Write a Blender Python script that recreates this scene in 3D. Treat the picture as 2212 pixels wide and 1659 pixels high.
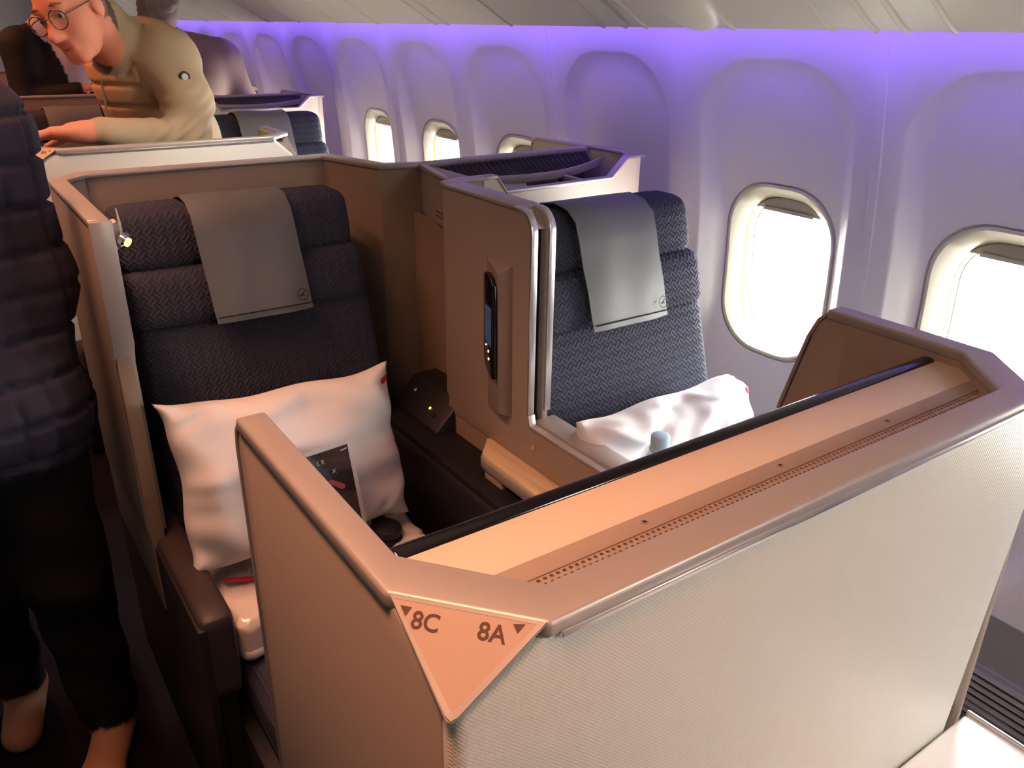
import bpy, bmesh, math, random
import numpy as np
from mathutils import Vector, Matrix

# ------------------------------------------------------------------ clear
for o in list(bpy.data.objects):
    bpy.data.objects.remove(o)
S = bpy.context.scene
COL = S.collection
random.seed(8)

# ------------------------------------------------------------------ camera
EYE = 1.55
def set_camera(f=1773.5, yaw=34.9, pitch=23.68, roll=0.72):
    y, p, r = [math.radians(a) for a in (yaw, pitch, roll)]
    F = Vector((math.sin(y)*math.cos(p), math.cos(y)*math.cos(p), -math.sin(p)))
    R = Vector((math.cos(y), -math.sin(y), 0))
    U = R.cross(F)
    R2 = R*math.cos(r)+U*math.sin(r); U2 = -R*math.sin(r)+U*math.cos(r)
    cd = bpy.data.cameras.new('camera'); co = bpy.data.objects.new('camera', cd); COL.objects.link(co)
    cd.sensor_fit = 'HORIZONTAL'; cd.sensor_width = 36.0; cd.lens = f/2212*36.0
    cd.clip_start = 0.02; cd.clip_end = 100
    m = Matrix((R2, U2, -F)).transposed().to_4x4(); m.translation = (0, 0, EYE)
    co.matrix_world = m
    S.camera = co
set_camera()

# ------------------------------------------------------------------ world and exposure
S.view_settings.view_transform = 'Standard'
S.view_settings.look = 'None'
S.view_settings.exposure = 0.5
S.view_settings.gamma = 1.0
S.view_settings.use_curve_mapping = False
SKY, APRON = 60.0, 26.0            # bright overcast sky over a paler concrete apron
w = bpy.data.worlds.new('overcast_sky'); S.world = w; w.use_nodes = True
wn = w.node_tree; bg = wn.nodes['Background']; bg.inputs[0].default_value = (1.0, 0.975, 0.92, 1)
_tc = wn.nodes.new('ShaderNodeTexCoord'); _sp = wn.nodes.new('ShaderNodeSeparateXYZ'); _mr = wn.nodes.new('ShaderNodeMapRange'); _mr.interpolation_type = 'SMOOTHSTEP'
_mr.inputs[1].default_value = -.06; _mr.inputs[2].default_value = .16; _mr.inputs[3].default_value = APRON; _mr.inputs[4].default_value = SKY
wn.links.new(_tc.outputs['Generated'], _sp.inputs[0]); wn.links.new(_sp.outputs[2], _mr.inputs[0]); wn.links.new(_mr.outputs[0], bg.inputs[1])

# ------------------------------------------------------------------ cabin lamps (mood and wash lamps, plus added fill lamps)
def area(name, loc, aim, sx, sy, power, col, spread=180):
    l = bpy.data.lights.new(name, 'AREA'); l.shape = 'RECTANGLE'; l.size = sx; l.size_y = sy
    l.energy = power; l.color = col; l.spread = math.radians(spread)
    o = bpy.data.objects.new(name, l); COL.objects.link(o); o.location = loc
    z_ = (Vector(loc)-Vector(aim)).normalized(); x_ = Vector((0, 1, 0)); x_ = (x_-z_*x_.dot(z_)).normalized(); y_ = z_.cross(x_)
    m = Matrix((x_, y_, z_)).transposed().to_4x4(); m.translation = loc; o.matrix_world = m
    return o
# warm mood lamps over the aisle, two unseen white-warm fills added for the partitions
area('aisle_mood_lamp', (-0.04, 1.2, 2.16), (0.20, 1.2, 0.9), 2.6, 0.12, 7.5, (1.0, 0.43, 0.24), 76)
area('aisle_mood_lamp_aft', (-0.15, 4.6, 2.16), (0.22, 4.6, 0.9), 4.0, 0.12, 15, (1.0, 0.33, 0.13), 95)
area('fill_lamp_row_ahead', (1.0, -0.75, 1.74), (0.5, 0.29, 0.95), 0.25, 0.25, 2.5, (1.0, 0.92, 0.78), 130)  # unseen fill, added to brighten the near partition's front face
area('fill_lamp_row_behind', (1.0, 1.98, 1.74), (0.50, 2.50, 1.15), 0.12, 0.12, 1.1, (1.0, 0.92, 0.80), 90)  # unseen fill, added to brighten the farther white partition
area('wall_wash_lamp', (1.4600, 3.1, 1.5560), (1.60, 3.1, 1.38), 11.0, 0.012, 11, (0.24, 0.12, 1.0), 170)
S.cycles.max_bounces = 7; S.cycles.diffuse_bounces = 4; S.cycles.transparent_max_bounces = 8

# ------------------------------------------------------------------ materials
def lin(r, g, b):
    f = lambda c: (c/255/12.92 if c/255 <= .04045 else ((c/255+.055)/1.055)**2.4)
    return (f(r), f(g), f(b), 1)
MATS = {}
def mat(name, col, rough=.5, metal=0., noise=0., nscale=30., bump=0., bscale=200., spec=.5, emit=None, estr=0., coat=0., sheen=0.):
    m = bpy.data.materials.new(name); m.use_nodes = True
    nt = m.node_tree; b = nt.nodes['Principled BSDF']
    b.inputs['Base Color'].default_value = col if len(col) == 4 else (*col, 1)
    b.inputs['Roughness'].default_value = rough; b.inputs['Metallic'].default_value = metal
    b.inputs['Specular IOR Level'].default_value = spec
    b.inputs['Coat Weight'].default_value = coat
    b.inputs['Sheen Weight'].default_value = sheen
    if emit:
        b.inputs['Emission Color'].default_value = (*emit, 1); b.inputs['Emission Strength'].default_value = estr
    tc = nt.nodes.new('ShaderNodeTexCoord')
    if noise:
        n = nt.nodes.new('ShaderNodeTexNoise'); n.inputs['Scale'].default_value = nscale; n.inputs['Detail'].default_value = 3
        nt.links.new(tc.outputs['Object'], n.inputs['Vector'])
        mx = nt.nodes.new('ShaderNodeMix'); mx.data_type = 'RGBA'; mx.blend_type = 'MULTIPLY'
        mx.inputs[0].default_value = 1.0
        rp = nt.nodes.new('ShaderNodeMapRange'); rp.inputs[3].default_value = 1-noise; rp.inputs[4].default_value = 1+noise
        nt.links.new(n.outputs['Fac'], rp.inputs[0])
        mx.inputs[6].default_value = col if len(col) == 4 else (*col, 1)
        nt.links.new(rp.outputs[0], mx.inputs[7]); nt.links.new(mx.outputs[2], b.inputs['Base Color'])
    if bump:
        n = nt.nodes.new('ShaderNodeTexNoise'); n.inputs['Scale'].default_value = bscale; n.inputs['Detail'].default_value = 2
        nt.links.new(tc.outputs['Object'], n.inputs['Vector'])
        bp = nt.nodes.new('ShaderNodeBump'); bp.inputs['Strength'].default_value = bump; bp.inputs['Distance'].default_value = .002
        nt.links.new(n.outputs['Fac'], bp.inputs['Height']); nt.links.new(bp.outputs[0], b.inputs['Normal'])
    MATS[name] = m
    return m
def nmath(nt, op, a, b=None):
    n = nt.nodes.new('ShaderNodeMath'); n.operation = op
    for i, v in enumerate((a, b)):
        if v is None: continue
        if isinstance(v, (int, float)): n.inputs[i].default_value = v
        else: nt.links.new(v, n.inputs[i])
    return n.outputs[0]
def dimple_bump(m, pitch, strength, dist):
    nt = m.node_tree; b = nt.nodes['Principled BSDF']
    tc = nt.nodes.new('ShaderNodeTexCoord'); sp = nt.nodes.new('ShaderNodeSeparateXYZ'); nt.links.new(tc.outputs['Object'], sp.inputs[0])
    k = 2*math.pi/pitch
    a = nmath(nt, 'SINE', nmath(nt, 'MULTIPLY', sp.outputs[0], k)); c = nmath(nt, 'SINE', nmath(nt, 'MULTIPLY', sp.outputs[2], k))
    h = nmath(nt, 'MULTIPLY', a, c)
    bp = nt.nodes.new('ShaderNodeBump'); bp.inputs['Strength'].default_value = strength; bp.inputs['Distance'].default_value = dist
    nt.links.new(h, bp.inputs['Height']); nt.links.new(bp.outputs[0], b.inputs['Normal'])
def weave_bump(m, cell, strength, dist):
    # basket weave of short raised strokes turned by 45 degrees
    nt = m.node_tree; b = nt.nodes['Principled BSDF']
    tc = nt.nodes.new('ShaderNodeTexCoord'); sp = nt.nodes.new('ShaderNodeSeparateXYZ'); nt.links.new(tc.outputs['Object'], sp.inputs[0])
    u0 = nmath(nt, 'DIVIDE', sp.outputs[0], cell); v0 = nmath(nt, 'DIVIDE', sp.outputs[2], cell)
    u = nmath(nt, 'ADD', u0, v0); v = nmath(nt, 'SUBTRACT', u0, v0)
    par = nmath(nt, 'MODULO', nmath(nt, 'ADD', nmath(nt, 'ADD', nmath(nt, 'FLOOR', u), nmath(nt, 'FLOOR', v)), 4000.), 2.)
    su = nmath(nt, 'ABSOLUTE', nmath(nt, 'SINE', nmath(nt, 'MULTIPLY', u, 2*math.pi)))
    sv = nmath(nt, 'ABSOLUTE', nmath(nt, 'SINE', nmath(nt, 'MULTIPLY', v, 2*math.pi)))
    h = nmath(nt, 'ADD', nmath(nt, 'MULTIPLY', su, par), nmath(nt, 'MULTIPLY', sv, nmath(nt, 'SUBTRACT', 1., par)))
    bp = nt.nodes.new('ShaderNodeBump'); bp.inputs['Strength'].default_value = strength; bp.inputs['Distance'].default_value = dist
    nt.links.new(h, bp.inputs['Height']); nt.links.new(bp.outputs[0], b.inputs['Normal'])

mat('white_shell', (.82, .80, .72), .38); dimple_bump(MATS['white_shell'], .0030, .22, .0004)
mat('taupe', (.37, .295, .245), .5, bump=.06, bscale=400)
mat('taupe_dark', (.30, .235, .205), .5, bump=.06, bscale=400)
mat('taupe_brown', (.29, .205, .155), .55, noise=.06, nscale=14, bump=.05, bscale=300)
mat('console_white', (.90, .88, .85), .25)
mat('deck_cream', (.70, .565, .45), .42)
mat('silver', (.46, .41, .38), .36, .35)
mat('chrome', (.8, .8, .8), .12, 1.)
mat('bright_metal', (.72, .71, .70), .25, .8)
mat('black_gloss', (.008, .008, .010), .12)
mat('black_soft', (.012, .012, .014), .45, bump=.1)
mat('print_brown', lin(82, 50, 42), .6)
mat('plate', (.47, .335, .26), .55)
mat('seat_fabric', (.037, .040, .062), .85, spec=.25); weave_bump(MATS['seat_fabric'], .022, .75, .0019)
mat('cover_leather', (.140, .148, .152), .42, bump=.12, bscale=350)
mat('dark_leather', (.013, .012, .014), .5, spec=.25, bump=.08, bscale=200)
mat('arm_leather', (.036, .025, .025), .5, bump=.08, bscale=200)
mat('pillow_white', (.70, .685, .69), .7)
mat('red_tag', (.42, .012, .02), .6)
mat('plastic_wrap', (.74, .69, .67), .16, spec=.8, bump=1.0, bscale=45, coat=.6)
mat('wood', lin(214, 170, 118), .4)
def wood_grain(m):
    nt = m.node_tree; b = nt.nodes['Principled BSDF']; tc = nt.nodes.new('ShaderNodeTexCoord')
    mp = nt.nodes.new('ShaderNodeMapping'); mp.inputs['Scale'].default_value = (60, 3, 60); nt.links.new(tc.outputs['Object'], mp.inputs[0])
    n = nt.nodes.new('ShaderNodeTexNoise'); n.inputs['Scale'].default_value = 1.5; n.inputs['Detail'].default_value = 5; nt.links.new(mp.outputs[0], n.inputs['Vector'])
    r = nt.nodes.new('ShaderNodeValToRGB'); r.color_ramp.elements[0].color = lin(206, 176, 134); r.color_ramp.elements[1].color = lin(232, 208, 172)
    r.color_ramp.elements[0].position = .3; r.color_ramp.elements[1].position = .7
    nt.links.new(n.outputs['Fac'], r.inputs[0]); nt.links.new(r.outputs[0], b.inputs['Base Color'])
wood_grain(MATS['wood'])
mat('wall_panel', (.72, .71, .69), .45)
mat('bezel', (.60, .575, .48), .4)
mat('seal_gold', (.16, .115, .03), .5)
mat('shade', (.50, .47, .43), .5)
mat('dado', (.30, .30, .31), .6)
mat('vent_dark', (.05, .05, .055), .5)
mat('bin_cream', (.72, .69, .61), .45)
mat('carpet', (.007, .006, .009), .95, spec=.05, noise=.3, nscale=120, bump=.6, bscale=300)
mat('net_dark', (.07, .065, .10), .6)
mat('paper', (.62, .60, .62), .6)
mat('led_violet', (0, 0, 0), .5, emit=(.20, .10, 1.0), estr=2)
mat('led_green', (0, 0, 0), .5, emit=(.05, 1, .15), estr=4)
mat('led_yellow', (0, 0, 0), .5, emit=(.65, 1, .05), estr=4)
mat('screen_blue', (.01, .012, .02), .15, emit=(.12, .17, .32), estr=.16)
mat('button_white', (.6, .6, .6), .4, emit=(1, 1, 1), estr=1.3)
mat('lamp_white', (.62, .60, .55), .35)
mat('lamp_lens', (.2, .2, .2), .1, emit=(1, .85, .25), estr=1.2)
mat('bottle_cap', lin(170, 200, 225), .4)
mat('label_blue', lin(70, 120, 170), .4)
mat('card_dark', lin(52, 44, 52), .4)
mat('print_pale', (.5, .47, .47), .6)
mat('print_red', (.30, .05, .06), .6)
mat('skin', lin(224, 144, 116), .5, spec=.35, noise=.05, nscale=60)
mat('skin_lip', lin(176, 92, 84), .5)
mat('hair_sandy', lin(140, 108, 82), .8, bump=.8, bscale=220)
mat('hair_grey', lin(158, 140, 132), .85, noise=.25, nscale=60, bump=1.0, bscale=160)
mat('jacket_tan', lin(176, 154, 124), .85, bump=.15, bscale=300, sheen=.2)
mat('vest_tan', lin(186, 148, 108), .6, bump=.25, bscale=90)
mat('collar_dark', lin(98, 84, 70), .85, bump=.2, bscale=250)
mat('trouser_dark', lin(14, 13, 16), .9)
mat('jacket_brown', lin(150, 124, 112), .85, bump=.15, bscale=250)
mat('suit_dark', lin(28, 24, 24), .85)
mat('shirt_pink', lin(214, 190, 196), .7)
mat('quilt_navy', lin(46, 44, 58), .55, bump=.15, bscale=120)
mat('shoe_tan', lin(158, 112, 88), .6)
mat('eye_white', (.6, .57, .54), .2)
mat('eye_dark', (.03, .025, .02), .2)
mat('glasses_rim', lin(92, 76, 68), .3, .3)
mat('zip', (.45, .42, .38), .3, .7)
def glass_mat(name, tint, gl=.06):
    m = bpy.data.materials.new(name); m.use_nodes = True; nt = m.node_tree; nt.nodes.clear()
    out = nt.nodes.new('ShaderNodeOutputMaterial'); mx = nt.nodes.new('ShaderNodeMixShader'); t = nt.nodes.new('ShaderNodeBsdfTransparent'); g = nt.nodes.new('ShaderNodeBsdfGlossy')
    t.inputs[0].default_value = (*tint, 1); g.inputs['Roughness'].default_value = .05; mx.inputs[0].default_value = gl
    nt.links.new(t.outputs[0], mx.inputs[1]); nt.links.new(g.outputs[0], mx.inputs[2]); nt.links.new(mx.outputs[0], out.inputs[0]); MATS[name] = m
glass_mat('window_glass', (.96, .97, .97)); glass_mat('lens_glass', (.93, .93, .93), .10); glass_mat('bottle_clear', (.78, .88, .95), .14)

# ------------------------------------------------------------------ object helpers
ORG = {}
def link(name, me, m, parent=None, origin=None, smooth=True, sharp=32):
    """mesh given in world coordinates becomes one object"""
    n = len(me.vertices); co = np.empty(n*3); me.vertices.foreach_get('co', co); co = co.reshape(-1, 3)
    if parent is not None: org = np.array(ORG[parent.name])
    elif origin is not None: org = np.array(origin, float)
    else: org = np.array([(co[:, 0].min()+co[:, 0].max())/2, (co[:, 1].min()+co[:, 1].max())/2, co[:, 2].min()])
    me.vertices.foreach_set('co', (co-org).ravel())
    if isinstance(m, (list, tuple)):
        for q in m: me.materials.append(MATS[q])
    else: me.materials.append(MATS[m])
    if smooth:
        me.polygons.foreach_set('use_smooth', np.ones(len(me.polygons), bool))
        if sharp: me.set_sharp_from_angle(angle=math.radians(sharp))
    me.update()
    o = bpy.data.objects.new(name, me); COL.objects.link(o)
    if parent is not None: o.parent = parent
    else: o.location = org
    ORG[o.name] = tuple(org)
    return o
def thing(name, label, cat, loc, group=None):
    o = bpy.data.objects.new(name, None); COL.objects.link(o); o.location = loc; o.empty_display_size = .05
    o['label'] = label; o['category'] = cat
    if group: o['group'] = group
    ORG[o.name] = tuple(loc); return o
def tag(o, label, cat, group=None):
    o['label'] = label; o['category'] = cat
    if group: o['group'] = group
    return o
def struct(o): o['kind'] = 'structure'; return o
def copy_tree(o, d=(0, 0, 0), parent=None, label=None):
    c = o.copy(); COL.objects.link(c)
    if parent is not None: c.parent = parent
    else:
        c.location = Vector(o.location)+Vector(d)
        if label: c['label'] = label
    for ch in [x for x in o.children]: copy_tree(ch, parent=c)
    return c
def from_bm(bm):
    bmesh.ops.recalc_face_normals(bm, faces=bm.faces)
    me = bpy.data.meshes.new('m'); bm.to_mesh(me); bm.free(); return me
def bevel_all(bm, r, seg=2, ang=25):
    if r <= 0: return
    bm.normal_update()
    es = [e for e in bm.edges if len(e.link_faces) == 2 and e.calc_face_angle(0) > math.radians(ang)]
    if es: bmesh.ops.bevel(bm, geom=es, offset=r, segments=seg, profile=.5, affect='EDGES', clamp_overlap=True)
def box_me(x0, x1, y0, y1, z0, z1, r=.003, seg=2):
    bm = bmesh.new(); bmesh.ops.create_cube(bm, size=1)
    for v in bm.verts:
        v.co = ((x0+x1)/2+v.co.x*(x1-x0), (y0+y1)/2+v.co.y*(y1-y0), (z0+z1)/2+v.co.z*(z1-z0))
    bevel_all(bm, r, seg); return from_bm(bm)
def prism_me(poly, vec, r=.002, seg=2, ang=25):
    bm = bmesh.new(); vec = Vector(vec)
    a = [bm.verts.new(p) for p in poly]; b = [bm.verts.new(Vector(p)+vec) for p in poly]
    bm.faces.new(a); bm.faces.new(b[::-1]); n = len(poly)
    for i in range(n): bm.faces.new((a[i], b[i], b[(i+1) % n], a[(i+1) % n]))
    bmesh.ops.recalc_face_normals(bm, faces=bm.faces)
    bevel_all(bm, r, seg, ang); return from_bm(bm)
def yz(x, pts): return [(x, p[0], p[1]) for p in pts]
def xz(y, pts): return [(p[0], y, p[1]) for p in pts]
def xy(z, pts): return [(p[0], p[1], z) for p in pts]
def offset_path(pts, d):
    """offset an open plan polyline to its left by d with mitred corners"""
    out = []
    n = len(pts)
    for i in range(n):
        p = Vector(pts[i])
        t0 = (Vector(pts[i])-Vector(pts[i-1])).normalized() if i > 0 else None
        t1 = (Vector(pts[i+1])-Vector(pts[i])).normalized() if i < n-1 else None
        if t0 is None: nn = Vector((-t1.y, t1.x)); out.append(p+nn*d); continue
        if t1 is None: nn = Vector((-t0.y, t0.x)); out.append(p+nn*d); continue
        n0 = Vector((-t0.y, t0.x)); n1 = Vector((-t1.y, t1.x)); b = (n0+n1).normalized(); out.append(p+b*(d/max(.3, b.dot(n0))))
    return out
def wall_me(pts, th, z0, z1, r=.002):
    """upright wall on a plan polyline, th to either side"""
    a = offset_path(pts, th/2); b = offset_path(pts, -th/2)
    bm = bmesh.new(); n = len(pts)
    R = [[bm.verts.new((p.x, p.y, z)) for p in q] for z in (z0, z1) for q in (a, b)]
    al, bl, au, bu = R
    for i in range(n-1):
        bm.faces.new((al[i], al[i+1], au[i+1], au[i])); bm.faces.new((bl[i+1], bl[i], bu[i], bu[i+1]))
        bm.faces.new((au[i], au[i+1], bu[i+1], bu[i])); bm.faces.new((al[i+1], al[i], bl[i], bl[i+1]))
    bm.faces.new((al[0], au[0], bu[0], bl[0])); bm.faces.new((al[-1], bl[-1], bu[-1], au[-1]))
    bmesh.ops.recalc_face_normals(bm, faces=bm.faces)
    bevel_all(bm, r, 2, 40); return from_bm(bm)
def strip_me(outer, inner, z0, z1, r=.002, seg=2):
    """flat band between two plan polylines of equal length"""
    bm = bmesh.new(); n = len(outer)
    ol = [bm.verts.new((*p, z0)) for p in outer]; il = [bm.verts.new((*p, z0)) for p in inner]
    ou = [bm.verts.new((*p, z1)) for p in outer]; iu = [bm.verts.new((*p, z1)) for p in inner]
    for i in range(n-1):
        bm.faces.new((ou[i], ou[i+1], iu[i+1], iu[i])); bm.faces.new((ol[i+1], ol[i], il[i], il[i+1]))
        bm.faces.new((ol[i], ol[i+1], ou[i+1], ou[i])); bm.faces.new((il[i+1], il[i], iu[i], iu[i+1]))
    bm.faces.new((ol[0], ou[0], iu[0], il[0])); bm.faces.new((ol[-1], il[-1], iu[-1], ou[-1]))
    bmesh.ops.recalc_face_normals(bm, faces=bm.faces)
    bevel_all(bm, r, seg, 25); return from_bm(bm)
def raw_me(V, F):
    me = bpy.data.meshes.new('m'); me.from_pydata([tuple(v) for v in V], [], [tuple(f) for f in F]); me.validate(); return me
def tube_me(pts, r, n=8, cap=True):
    pts = [Vector(p) for p in pts]; V = []; F = []
    rr = r if isinstance(r, (list, tuple)) else [r]*len(pts)
    up = Vector((0, 0, 1))
    for i, p in enumerate(pts):
        t = (pts[min(i+1, len(pts)-1)]-pts[max(i-1, 0)]).normalized()
        u = up if abs(t.dot(up)) < .95 else Vector((1, 0, 0))
        a = t.cross(u).normalized(); b = a.cross(t).normalized()
        for k in range(n):
            q = 2*math.pi*k/n; V.append(p+(a*math.cos(q)+b*math.sin(q))*rr[i])
    for i in range(len(pts)-1):
        for k in range(n): F.append((i*n+k, i*n+(k+1) % n, (i+1)*n+(k+1) % n, (i+1)*n+k))
    if cap: F.append(tuple(range(n))[::-1]); F.append(tuple((len(pts)-1)*n+k for k in range(n)))
    me = raw_me(V, F); return me
def lathe_me(prof, c, n=24, axis=(0, 0, 1)):
    V = []; F = []; ax = Vector(axis).normalized(); u = Vector((1, 0, 0)) if abs(ax.x) < .9 else Vector((0, 1, 0))
    a = ax.cross(u).normalized(); b = ax.cross(a); c = Vector(c)
    for r, h in prof:
        for k in range(n):
            q = 2*math.pi*k/n; V.append(c+ax*h+(a*math.cos(q)+b*math.sin(q))*r)
    for i in range(len(prof)-1):
        for k in range(n): F.append((i*n+k, i*n+(k+1) % n, (i+1)*n+(k+1) % n, (i+1)*n+k))
    F.append(tuple(range(n))[::-1]); F.append(tuple((len(prof)-1)*n+k for k in range(n)))
    bm = bmesh.new(); me = raw_me(V, F); bm.from_mesh(me); return from_bm(bm)
def ball_me(c, rad, seg=16, rot=None):
    bm = bmesh.new(); bmesh.ops.create_uvsphere(bm, u_segments=seg, v_segments=seg//2+2, radius=1)
    for v in bm.verts:
        p = Vector((v.co.x*rad[0], v.co.y*rad[1], v.co.z*rad[2]))
        if rot: p = rot @ p
        v.co = p+Vector(c)
    return from_bm(bm)
def pad_me(x0, x1, y0, y1, z0, z1, r, n=12, bulge=0., f=None):
    """soft rounded block, optional front bulge and a shaping function"""
    half = np.array([(x1-x0)/2, (y1-y0)/2, (z1-z0)/2]); cen = np.array([(x0+x1)/2, (y0+y1)/2, (z0+z1)/2])
    r = min(r, half.min()*.98)
    idx = {}; V = []; F = []
    t = np.sin(np.linspace(-math.pi/2, math.pi/2, n+1))
    def vid(i, j, k):
        if (i, j, k) in idx: return idx[(i, j, k)]
        v = np.array([t[i], t[j], t[k]])*half
        core = np.clip(v, -(half-r), half-r); d = v-core; L = np.linalg.norm(d)
        if L > 1e-9: v = core+d/L*min(r, max(L, r if np.sum(np.abs(d) > 1e-9) > 1 else L))
        if bulge:
            k2 = max(0., 1-(v[0]/half[0])**2)*max(0., 1-(v[2]/half[2])**2)
            if v[1] < 0: v = v+np.array([0, -bulge*k2, 0])
        p = v+cen
        if f: p = f(p)
        idx[(i, j, k)] = len(V); V.append(p); return idx[(i, j, k)]
    for a in range(n):
        for b in range(n):
            for s in (0, n):
                F.append((vid(s, a, b), vid(s, a+1, b), vid(s, a+1, b+1), vid(s, a, b+1)))
                F.append((vid(a, s, b), vid(a+1, s, b), vid(a+1, s, b+1), vid(a, s, b+1)))
                F.append((vid(a, b, s), vid(a+1, b, s), vid(a+1, b+1, s), vid(a, b+1, s)))
    me = raw_me(V, F); bm = bmesh.new(); bm.from_mesh(me); return from_bm(bm)
def text_me(body, size, org, ex, ey, n, ext=.0003, align='LEFT', bold=0.):
    cu = bpy.data.curves.new('t', 'FONT'); cu.body = body; cu.size = size; cu.extrude = ext; cu.align_x = align; cu.resolution_u = 4; cu.offset = bold
    o = bpy.data.objects.new('t', cu); COL.objects.link(o); bpy.context.view_layer.update()
    me = bpy.data.meshes.new_from_object(o.evaluated_get(bpy.context.evaluated_depsgraph_get()))
    bpy.data.objects.remove(o); bpy.data.curves.remove(cu); me.materials.clear()
    ex, ey, n, org = Vector(ex), Vector(ey), Vector(n), Vector(org)
    for v in me.vertices: v.co = org+ex*v.co.x+ey*v.co.y+n*v.co.z
    return me
def disc_me(c, nrm, r, h, n=12):
    return lathe_me([(r, 0), (r, h*.6), (r*.8, h)], c, n, nrm)
def arc(cx, cy, r, a0, a1, n=6):
    return [(cx+r*math.cos(math.radians(a0+(a1-a0)*i/n)), cy+r*math.sin(math.radians(a0+(a1-a0)*i/n))) for i in range(n+1)]

# ================================================================== SETTING
YA, YB = -2.4, 8.6
fl = struct(link('floor', box_me(-2.6, 1.75, YA, YB, -.05, 0, 0), 'carpet'))
fl['label'] = 'dark carpet of the cabin floor'
def wx(z): return 1.63-.17*(z-.85)**2            # inner face of the side wall at height z
PITCH = .545
def wy(k): return 1.265+PITCH*k
WZ0, WZ1 = .44, 1.62
def rrect(hy, z0, z1, rt, rb, ns=8, nc=8):
    P = []
    rt = min(rt, hy); rb = min(rb, hy)
    def seg(a, b): return [(a[0]+(b[0]-a[0])*i/ns, a[1]+(b[1]-a[1])*i/ns) for i in range(ns)]
    def co(cx, cz, r, a0):
        return [(cx+r*math.cos(math.radians(a0+90*i/nc)), cz+r*math.sin(math.radians(a0+90*i/nc))) for i in range(nc)]
    P += seg((hy, z0+rb), (hy, z1-rt)); P += co(hy-rt, z1-rt, rt, 0)
    P += seg((hy-rt, z1), (-hy+rt, z1)); P += co(-hy+rt, z1-rt, rt, 90)
    P += seg((-hy, z1-rt), (-hy, z0+rb)); P += co(-hy+rb, z0+rb, rb, 180)
    P += seg((-hy+rb, z0), (hy-rb, z0)); P += co(hy-rb, z0+rb, rb, 270)
    return P
WC = .985
def rings(yc, specs):
    V = []; F = []; n = None
    for k, (hy, z0, z1, rt, rb, dep) in enumerate(specs):
        P = rrect(hy, z0, z1, rt, rb); n = len(P)
        for (y, z) in P: V.append((wx(z)+dep, yc+y, z))
    for k in range(len(specs)-1):
        for i in range(n): F.append((k*n+i, k*n+(i+1) % n, (k+1)*n+(i+1) % n, (k+1)*n+i))
    return V, F, n
H = PITCH/2
BZ = (.163, WC-.222, WC+.222, .125, .125)
wall = bpy.data.objects.new('wall_right', None); COL.objects.link(wall); wall.location = (1.6, 3, 0); ORG['wall_right'] = (1.6, 3, 0)
wall['kind'] = 'structure'; wall['label'] = 'pale curved cabin side wall with window recesses'
BLANK = {-6, -5, -4, -3, 1, 5, 12, 13}
REVEAL = [(H, WZ0, WZ1, .0001, .0001, 0), (.222, .462, 1.490, .165, .15, 0), (.214, .474, 1.482, .16, .15, .006), (.198, .50, 1.464, .15, .14, .022), (.186, .55, 1.430, .145, .135, .030), (.174, WC-.25, WC+.26, .13, .13, .044)]
for pa in range(-3, 7):          # one moulded panel carries two window recesses
    V = []; F = []
    for k in (2*pa, 2*pa+1):
        sp = REVEAL+[(*BZ, .052)]
        v, f, n = rings(wy(k), sp); b = len(V)
        if k in BLANK: f.append(tuple((len(sp)-1)*n+i for i in range(n)))
        V += v; F += [tuple(b+i for i in q) for q in f]
    y0, y1 = wy(2*pa)-H, wy(2*pa+1)+H
    b = len(V); V += [(wx(WZ1), y0, WZ1), (wx(WZ1), y1, WZ1), (1.49, y1, 2.3), (1.49, y0, 2.3)]; F.append((b, b+1, b+2, b+3))
    me = raw_me(V, F); bm = bmesh.new(); bm.from_mesh(me); bmesh.ops.remove_doubles(bm, verts=bm.verts, dist=1e-5)
    me = from_bm(bm); p = link('wall_panel', me, 'wall_panel', wall, sharp=50)
    # joint strip beside the panel
    Z = np.linspace(WZ0, 1.6, 14); V = []; F = []
    for i, z in enumerate(Z):
        for y, d in ((y0-.012, -.0005), (y0-.010, -.004), (y0+.010, -.004), (y0+.012, -.0005)): V.append((wx(z)+d, y, z))
    for i in range(len(Z)-1):
        for j in range(3): F.append((i*4+j, i*4+j+1, i*4+j+5, i*4+j+4))
    link('joint_strip', raw_me(V, F), 'wall_panel', wall)
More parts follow.
